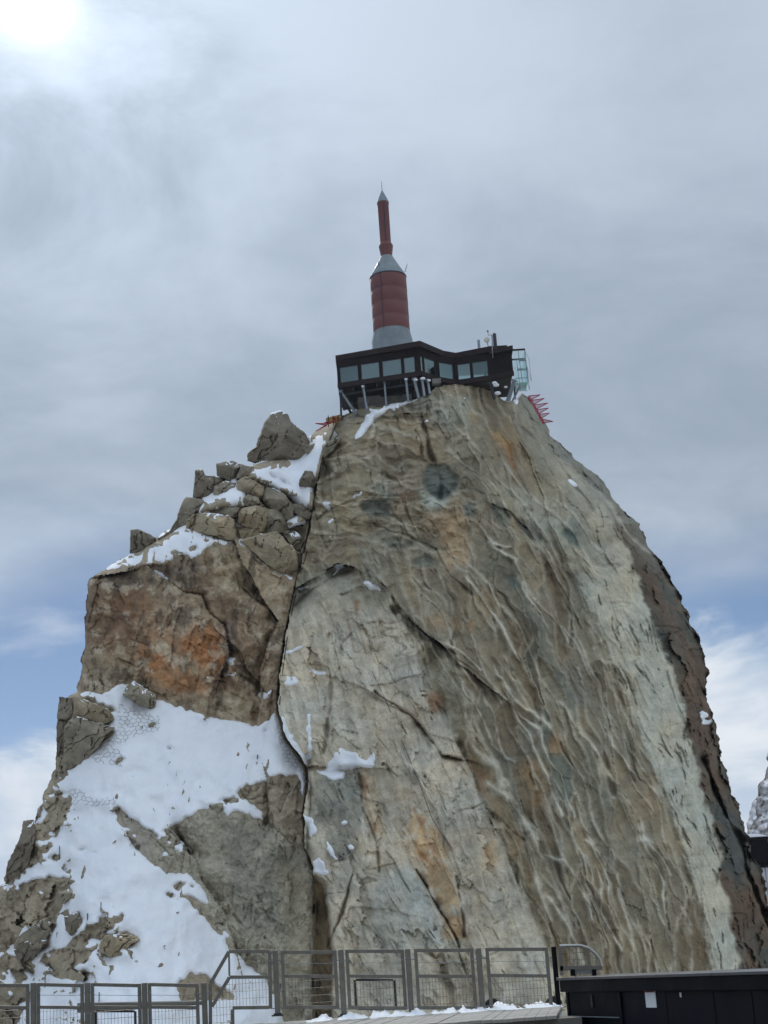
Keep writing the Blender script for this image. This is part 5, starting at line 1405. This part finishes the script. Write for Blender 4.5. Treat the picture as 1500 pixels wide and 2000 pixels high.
# ------------------------------------------------------------------ foreground terrace
FY = 27.0
mb = MB(); mb.box((0, 10.0, -4.75), (44, 32, 6.0)); o = mb.build('terrace', CONC); o['kind'] = 'structure'
def vpost(x, yt, yb, Y_):
    t_ = P(x, yt, Y_); zb = P(x, yb, Y_).z
    return t_, Vector((t_.x, t_.y, zb))
def wires(mb, fx_, z0f, z1f, x0, x1, y_, vs=0.052, hs=0.115, r_=0.0032):
    n = max(2, int((x1 - x0) / vs))
    for k in range(1, n):
        x = x0 + (x1 - x0) * k / n
        za, zb = z0f(x), z1f(x)
        if zb - za > .02: mb.tube([(x, y_(x), za), (x, y_(x), zb)], r_, 3, False)
    zmin = min(z0f(x0 + .01), z0f(x1 - .01)); zmax = max(z1f(x0 + .01), z1f(x1 - .01))
    z = zmin + hs
    while z < zmax - .02:
        xx_ = [x0 + (x1 - x0) * k / 24 for k in range(25)]
        run = [x for x in xx_ if z0f(x) < z < z1f(x)]
        if len(run) > 1: mb.tube([(run[0], y_(run[0]) + .006, z), (run[-1], y_(run[-1]) + .006, z)], r_ * 1.2, 3, False)
        z += hs
def panel(root, xl, xr, ytl, ytr, ym, yb, Yl, Yr_, cable=True):
    tl, bl = vpost(xl, ytl, yb, Yl); tr, br = vpost(xr, ytr, yb, Yr_)
    ml, mr_ = vpost(xl, ym, yb, Yl)[0], vpost(xr, ym, yb, Yr_)[0]
    ml = Vector((tl.x, tl.y, ml.z)); mr_ = Vector((tr.x, tr.y, mr_.z))
    w_ = 0.055; hv = Vector((w_ / 2, 0, 0)); ref = Vector((0, 1, 0))
    mb = MB()
    mb.bar(tl + hv, bl + hv, w_, .04, ref); mb.bar(tr - hv, br - hv, w_, .04, ref)
    i_ = Vector((w_ + .001, 0, 0)); zq = Vector((0, 0, w_ / 2))
    mb.bar(tl + i_ - zq, tr - i_ - zq, w_, .04, ref); mb.bar(bl + i_ + zq, br - i_ + zq, w_, .04, ref); mb.bar(ml + i_, mr_ - i_, w_ * .95, .038, ref)
    f_ = mb.build('panel', GALV, root, bevel=.004)
    lf_ = lambda a, b: (lambda x: a.z + (b.z - a.z) * (x - a.x) / (b.x - a.x))
    mb = MB(); yy = lambda x: tl.y + (tr.y - tl.y) * (x - tl.x) / (tr.x - tl.x)
    wires(mb, None, lf_(bl, br), lf_(ml, mr_), tl.x + w_, tr.x - w_, yy)
    o = mb.build('wire_mesh', WIRE, f_); o['kind'] = 'stuff'
    o.matrix_parent_inverse = Matrix.Translation(-root.location) if False else Matrix.Identity(4)
    if cable:
        c0, c1 = tl.lerp(ml, .5), tr.lerp(mr_, .5)
        mb = MB(); mb.tube([c0 + Vector((.03, 0, 0)), c1 - Vector((.03, 0, 0))], .004, 5); o = mb.build('cable', STEEL, f_); o.matrix_parent_inverse = Matrix.Identity(4)
    return f_
def post(root, x, yt, yb, Y_, wd=.085, base=True, m_=None):
    t_, b_ = vpost(x, yt, yb, Y_)
    mb = MB(); mb.bar(b_, t_, wd, .07, Vector((0, 1, 0))); o = mb.build('post', m_ or GALV, root, bevel=.006)
    if base:
        mb = MB(); mb.box(b_ + Vector((0, 0, .012)), (.19, .16, .024)); mb.box(b_ + Vector((0, 0, .035)), (.13, .11, .022)); q = mb.build('base_plate', DSTEEL, o); q.matrix_parent_inverse = Matrix.Identity(4)
    for f_ in (.16, .88):
        p = t_.lerp(b_, f_)
        mb = MB(); mb.tube([p + Vector((-.11, -.01, 0)), p + Vector((.11, -.01, 0))], .008, 6)
        for s_ in (-.1, .1): mb.box(p + Vector((s_, -.025, 0)), (.022, .02, .022))
        q = mb.build('bolt', STEEL, o); q.matrix_parent_inverse = Matrix.Identity(4)
    return o
lr = empty('low_railing', P(200, 2010, FY), 'lower steel railing of mesh panels at the bottom left', 'railing')
for (a_, b_) in ((-42, 57.5), (71.5, 163.5), (177, 275.5), (288.5, 388)):
    panel(lr, a_, b_, 1920 if a_ > 0 else 1921, 1921, 1967.5, 2030, FY, FY)
for x in (65, 170.5, 282, 395.5 + 3): post(lr, x, 1919.5, 2045, FY, .085)
# small dark gate frame behind the third panel
def insert(root, xl, xr, yt, yb, Y_):
    (tl, bl), (tr, br) = vpost(xl, yt, yb, Y_), vpost(xr, yt, yb, Y_)
    mb = MB(); w_ = .036
    mb.bar(tl, bl, w_, .05); mb.bar(tr, br, w_, .05); iv = Vector((w_ / 2 + .001, 0, 0)); mb.bar(tl + iv, tr - iv, w_, .05); mb.bar(bl + iv, br - iv, w_, .05)
    return mb.build('gate_frame', DSTEEL, root)
insert(lr, 187, 264, 1975, 2030, FY + .12)
ur = empty('upper_railing', P(700, 1986, FY), 'upper steel railing with mesh panels along the snowy timber deck', 'railing')
# slanting panel over the step
Ys_ = FY
def pp(x, y): return P(x, y, Ys_)
mb = MB(); w_ = .055
seq = [(pp(411, 2040), pp(411, 1921)), (pp(411, 1921), pp(447, 1858.5)), (pp(447, 1858.5), pp(526, 1858)), (pp(526.5, 1857), pp(528.5, 1970)), (pp(414, 1966), pp(448, 1909)), (pp(448, 1908.5), pp(525, 1908)), (pp(447, 1861), pp(448, 1906)), (pp(454, 1968.5), pp(526, 1967.5)), (pp(454, 1971), pp(455, 2040))]
for i, (a_, b_) in enumerate(seq): mb.bar(a_ + Vector((0, .0015 * i, 0)), b_ + Vector((0, .0015 * i, 0)), w_ * (.5 if i == 6 else 1), .04)
sp_ = mb.build('slanting_panel', GALV, ur, bevel=.004)
xs0, xm_, xs1 = pp(414, 1966), pp(448, 1909), pp(525, 1908); xb0 = pp(454, 1968)
topf = lambda x: xs0.z + (xm_.z - xs0.z) * (x - xs0.x) / (xm_.x - xs0.x) if x < xm_.x else xm_.z + (xs1.z - xm_.z) * (x - xm_.x) / (xs1.x - xm_.x)
botf = lambda x: pp(454, 2040).z if x < xb0.x else xb0.z + .02
mb = MB(); wires(mb, None, botf, topf, xs0.x + .02, xs1.x, lambda x: Ys_)
o = mb.build('wire_mesh', WIRE, sp_); o.matrix_parent_inverse = Matrix.Identity(4); o['kind'] = 'stuff'
for (a_, b_, y0, y1, ym, yb, Ya, Yb) in ((548, 657, 1857, 1855.5, 1907, 1971, FY, FY), (674, 788.5, 1855, 1854, 1907, 1972.5, FY, FY - .1), (808, 924, 1853.5, 1852, 1907, 1972.5, FY - .2, FY - .3), (947.5, 1070, 1851.5, 1850, 1906, 1974, FY - .4, FY - .5)):
    panel(ur, a_, b_, y0, y1, ym, yb, Ya, Yb)
for x, yt, yb, Y_ in ((537.5, 1856, 1985, FY), (665.5, 1855, 1986, FY), (796, 1853.5, 1984, FY - .15), (934, 1852, 1982, FY - .35)): post(ur, x, yt, yb, Y_, .088)
post(ur, 1081, 1849, 1984, FY - .5, .075, False, NAVYD)
insert(ur, 693, 770, 1914, 1971, FY + .1)
# timber deck under the upper railing, boards running away from the viewer
dk_ = empty('timber_deck', P(760, 1992, FY), 'low grey timber deck with snow along its back edge', 'deck')
z_d = P(700, 1987.5, FY).z
x0d, x1d = P(470, 1990, FY).x, P(1104, 1990, FY - .5).x
nb = 36; bw = (x1d - x0d) / nb
bmesh_ = None
for k in range(nb):
    if bmesh_ is None:
        mb = MB(); mb.hexa([(-bw * .48, -5, -.04), (bw * .48, -5, -.04), (bw * .48 + .55, 0.35, -.04), (-bw * .48 + .55, 0.35, -.04)], [(-bw * .48, -5, 0), (bw * .48, -5, 0), (bw * .48 + .55, 0.35, 0), (-bw * .48 + .55, 0.35, 0)])
        o = mb.build('plank', WOOD, dk_); bmesh_ = o.data
    else:
        o = bpy.data.objects.new('plank', bmesh_); COL.objects.link(o); o.parent = dk_; o.matrix_parent_inverse = Matrix.Translation(-dk_.location)
    o.location = (x0d + bw * (k + .5) - .5, FY, z_d + rng.uniform(-.006, .004))
mb = MB(); mb.box(((x0d + x1d) / 2, FY - 2.4, (z_d - .05 - 1.75) / 2), (x1d - x0d - .3, 4.6, z_d - .05 + 1.75)); mb.build('deck_base', CONC, dk_)
# ridge of snow on the deck edge
nx_ = 260; xs = np.linspace(P(590, 1990, FY).x, x1d - .05, nx_)
rows = []
for q, (dy_, h_) in enumerate(((.30, 0), (.2, .6), (.05, 1.0), (-.2, .85), (-.5, .4), (-.8, 0))):
    ns = np.clip(.5 + .9 * fbm(xs * 100, xs * 0 + 1, 38, 950, 4, .6) + .55 * sstep(xs, xs[0], xs[0] + .6) * 0, .08, 1.4)
    edge_ = fbm(xs * 100, xs * 0 + q * 3, 24, 960 + q, 3, .6) * .07
    rows.append(np.stack([xs, FY + dy_ + edge_ - .45 * (xs - xs[0]) / (xs[-1] - xs[0]) * .5, z_d - .012 + h_ * .115 * ns + .002], -1))
o = grid_object('deck_snow', np.stack(rows, 0), None, None, np.ones((5, nx_ - 1), bool), SNOW, kind='stuff')
tag(o, 'strip of lumpy snow along the back edge of the timber deck', 'snow')
# low concrete kerb beyond the left railing
mb = MB(); a_, b_ = P(150, 1957, FY + 3), P(395, 1956, FY + 3); zk = P(250, 1972, FY + 3).z
mb.hexa([Vector((a_.x, FY + 3, zk)), Vector((b_.x, FY + 3, zk)), Vector((b_.x, FY + 3.5, zk)), Vector((a_.x, FY + 3.5, zk))], [Vector((a_.x, FY + 3, P(150, 1959, FY + 3).z)), Vector((b_.x, FY + 3, P(395, 1955, FY + 3).z)), Vector((b_.x, FY + 3.5, P(395, 1955, FY + 3).z)), Vector((a_.x, FY + 3.5, P(150, 1959, FY + 3).z))])
tag(mb.build('concrete_beam', CONC, bevel=.02), 'grey concrete beam lying behind the left railing', 'beam')

# ------------------------------------------------------------------ black shed at the right
SY = 21.0
sh = empty('black_shed', P(1300, 2000, SY), 'long black steel shed filling the bottom right corner', 'shed')
s0, s1 = P(1101, 1909, SY + 2.2), P(1530, 1894.5, SY - .6)
zs_ = s0.z
s1 = PZ(1530, 1894.5, zs_) if abs(PZ(1530, 1894.5, zs_).y - SY) < 8 else Vector((s1.x, s1.y, zs_))
print('shed', s0, s1)
d_ = (s1 - s0).normalized(); nb_ = Vector((-d_.y, d_.x, 0))
def sbox(name, u0, u1, z0, z1, out, th, m_, parent=None, bev=.004):
    """box on the shed front: u along the front in metres, out towards the viewer"""
    a_ = s0 + d_ * u0 - nb_ * out; b_ = s0 + d_ * u1 - nb_ * out
    mb = MB(); q = [a_, b_, b_ + nb_ * th, a_ + nb_ * th]
    mb.hexa([lift(v, zs_ + z0) for v in q], [lift(v, zs_ + z1) for v in q])
    o = mb.build(name, m_, sh if parent is None else parent, bevel=bev)
    if parent is not None: o.matrix_parent_inverse = Matrix.Identity(4)
    return o
SL = (s1 - s0).length
def su(x, y):
    """shed-front coordinates seen at a place in the view"""
    rd = fw * F + rt * (x - 750.0) - upv * (y - 1000.0)
    t_ = s0.dot(nb_) / rd.dot(nb_)
    p = rd * t_ - s0
    return p.dot(d_), p.z
sbox('roof_slab', -.03, SL, -.035, 0.0, .10, .9, mat('shed_flashing', (0.085, 0.085, 0.09), .35, .6, .2, 3.0))
sbox('fascia', 0, SL, -.19, -.037, .07, .82, NAVYD)
sbox('wall', .02, SL, -2.2, -.192, .0, .7, NAVY)
u0, v0 = su(1112, 1936); u1, v1 = su(1208, 1934)
dr = sbox('door', u0, u1, -2.1, v0, .012, .03, NAVYD)
ua, va = su(1118, 1985); ub, vb = su(1212, 1983)
sbox('sill_strip', ua, ub, va - .008, va + .008, .03, .015, STEEL, dr)
for x in (1110, 1212):
    uu, vv = su(x, 1940); sbox('door_jamb', uu - .03, uu + .03, -2.1, -.2, .03, .03, NAVY, dr)
ua, va = su(1158, 1943); sbox('handle', ua - .03, ua + .03, va - .16, va, .03, .02, RUB, dr)
for x in (1302, 1395, 1470):
    uu, vv = su(x, 1960); sbox('panel_joint', uu - .006, uu + .006, -2.1, -.195, .004, .004, NAVYD, bev=0)
ua, va = su(1258, 1933); ub, vb = su(1284, 1968)
mid = (su(1272, 1950)[0]); hw = .145
nt = sbox('notice_sheet', mid - hw, mid + hw, vb, va, .012, .008, mat('laminated_paper', (0.80, 0.81, 0.82), .35, 0, .03), bev=0)
hd_ = sbox('notice_header', mid - hw + .002, mid + hw - .002, va - .034, va - .002, .0145, .002, mat('orange_print', (0.55, 0.16, 0.09), .4, 0, .05), nt, bev=0)
for k in range(9):
    uu = mid - hw + .025 + k * .028; sbox('notice_print', uu, uu + .017, va - .027, va - .010, .0162, .001, NAVYD, nt, bev=0)
uu, vv = su(1330.5, 1943); sbox('small_label', uu - .02, uu + .02, vv - .027, vv + .027, .012, .008, WHITE, bev=.002)
uu, vv = su(1380, 1929); sbox('rivet', uu - .007, uu + .007, vv - .007, vv + .007, .01, .006, STEEL, bev=0)
# curved guard on the shed roof
cg = empty('curved_guard', P(1130, 1895, SY + 2), 'small steel mesh guard with a rounded end on the shed roof', 'guard')
GY = s0.y - .2
gpt = lambda x, y: P(x, y, GY)
arc = [gpt(1093, 1848), gpt(1112, 1847), gpt(1134, 1847), gpt(1150, 1852), gpt(1162, 1862), gpt(1170, 1872), gpt(1175, 1887)]
mb = MB(); mb.tube(arc, .022, 8); mb.build('top_rail', mat('bright_steel', (0.40, 0.39, 0.36), .35, .8, .1, 6), cg, True)
mb = MB(); mb.bar(gpt(1094, 1891.5), gpt(1176, 1890), .06, .04); mb.build('bottom_rail', GALV, cg)
mb = MB(); mb.bar(gpt(1093.5, 1849), gpt(1097, 1905), .05, .04); mb.build('end_post', GALV, cg)
for x in (1118, 1160):
    mb = MB(); mb.bar(gpt(x, 1893), gpt(x + 1, 1906), .06, .06); mb.build('foot', NAVYD, cg)
mb = MB(); q = gpt(1138, 1898.5); mb.box(q, (.30, .03, .055)); mb.build('name_plate', mat('dull_plate', (.2, .19, .18), .5), cg)
mb = MB()
ax__ = [v.x for v in arc]; az__ = [v.z for v in arc]; zb_ = gpt(1100, 1889).z
wires(mb, None, lambda x: zb_, lambda x: float(np.interp(x, ax__, az__)), arc[0].x + .02, arc[-1].x - .01, lambda x: GY, .05, .09, .003)
o = mb.build('wire_mesh', WIRE, cg); o['kind'] = 'stuff'
# black drums behind the last railing panels
for x, y, lb in ((962, 1966, 'black rubber drum behind the post of the last railing panel'), (1082, 1962, 'black rubber drum beside the shed corner behind the railing')):
    q = P(x, y, FY + .6); e_ = empty('cable_drum', q - Vector((0, 0, .2)), lb, 'drum', 'black drums behind the railing')
    for nm, r_, y0_, y1_, m_ in (('flange', .13, -.12, -.09, RUB), ('hub', .08, -.09, .09, DSTEEL), ('flange', .13, .09, .12, RUB)):
        mb = MB(); mb.tube([q + Vector((0, y0_, 0)), q + Vector((0, y1_, 0))], r_, 28); mb.build(nm, m_, e_, True)
    mb = MB(); mb.box(q - Vector((0, 0, .22)), (.3, .3, .12)); mb.build('stand', DSTEEL, e_)

# ------------------------------------------------------------------ building beyond the right flank
BY = 190.0
b0, b1 = P(1440, 1640, BY), P(1512, 1636, BY)
rbd = empty('far_station', P(1475, 1690, BY), 'small black building with snowy roof beyond the right rock edge', 'building')
zt_, zb_ = P(1478, 1638, BY).z, P(1478, 1690, BY).z
xa_, xb_ = P(1440, 1660, BY).x, P(1502.5, 1660, BY).x
mb = MB(); mb.box(((xa_ + xb_) / 2, BY + 3, (zt_ + zb_) / 2), (xb_ - xa_, 6, zt_ - zb_)); mb.build('wall', NAVY, rbd)
mb = MB(); mb.box(((xa_ + xb_) / 2, BY + 3, zt_ + .02), (xb_ - xa_ + .3, 6.3, .3)); mb.build('eaves', BLK, rbd)
mb = MB(); xq = [(xa_ - .1), xb_ + .2]
mb.hexa([(xq[0], BY - .1, zt_ + .18), (xq[1], BY - .1, zt_ + .18), (xq[1], BY + 6, zt_ + .18), (xq[0], BY + 6, zt_ + .18)], [(xq[0], BY + .2, zt_ + .65), (xq[1] - 1.2, BY + .2, zt_ + .55), (xq[1] - 1.2, BY + 6, zt_ + .9), (xq[0], BY + 6, zt_ + 1.0)]); mb.build('roof_snow', SNOW, rbd, bevel=.1)
for k in range(9):
    mb = MB(); mb.box((xb_ - .3 - k * .45, BY - .1, zb_ + .05), (.16, .3, .3)); mb.build('bracket', BLK, rbd)
mb = MB(); mb.box(((xa_ + xb_) / 2, BY + 3, zb_ - .2), (xb_ - xa_, 6, .2)); mb.build('floor_edge', BLK, rbd)
for k in range(5):
    mb = MB(); mb.box((xb_ - .35 - k * .75, BY + .4, zb_ - 4.3), (.62, .5, 8.0)); mb.build('pale_pier', mat('pale_cladding', (.55, .58, .6), .6, 0, .08, 1), rbd)

# ------------------------------------------------------------------ thin mountain air
HZ = bpy.data.materials.new('haze'); HZ.use_nodes = True
hn, hl = HZ.node_tree.nodes, HZ.node_tree.links
for q in list(hn):
    if q.type != 'OUTPUT_MATERIAL': hn.remove(q)
pvn = hn.new('ShaderNodeVolumePrincipled')
pvn.inputs['Color'].default_value = (0.93, 0.96, 1.0, 1)
pvn.inputs['Density'].default_value = 0.00006
pvn.inputs['Anisotropy'].default_value = 0.3
hl.new(pvn.outputs[0], [q for q in hn if q.type == 'OUTPUT_MATERIAL'][0].inputs['Volume'])
zlo = float(gZ.min()) - 2.0
mb = MB(); ext = float(np.abs(gx).max()) + 50.0
ztop = max(c[2] for ob in bpy.data.objects if ob.type == 'MESH' for c in (ob.matrix_world @ Vector(q) for q in ob.bound_box)) + 4.0
print('ztop', ztop)
mb.box((0, 0, (zlo + ztop) / 2), (2 * ext, 2 * ext, ztop - zlo))
hz = mb.build('haze', HZ)
hz['kind'] = 'stuff'
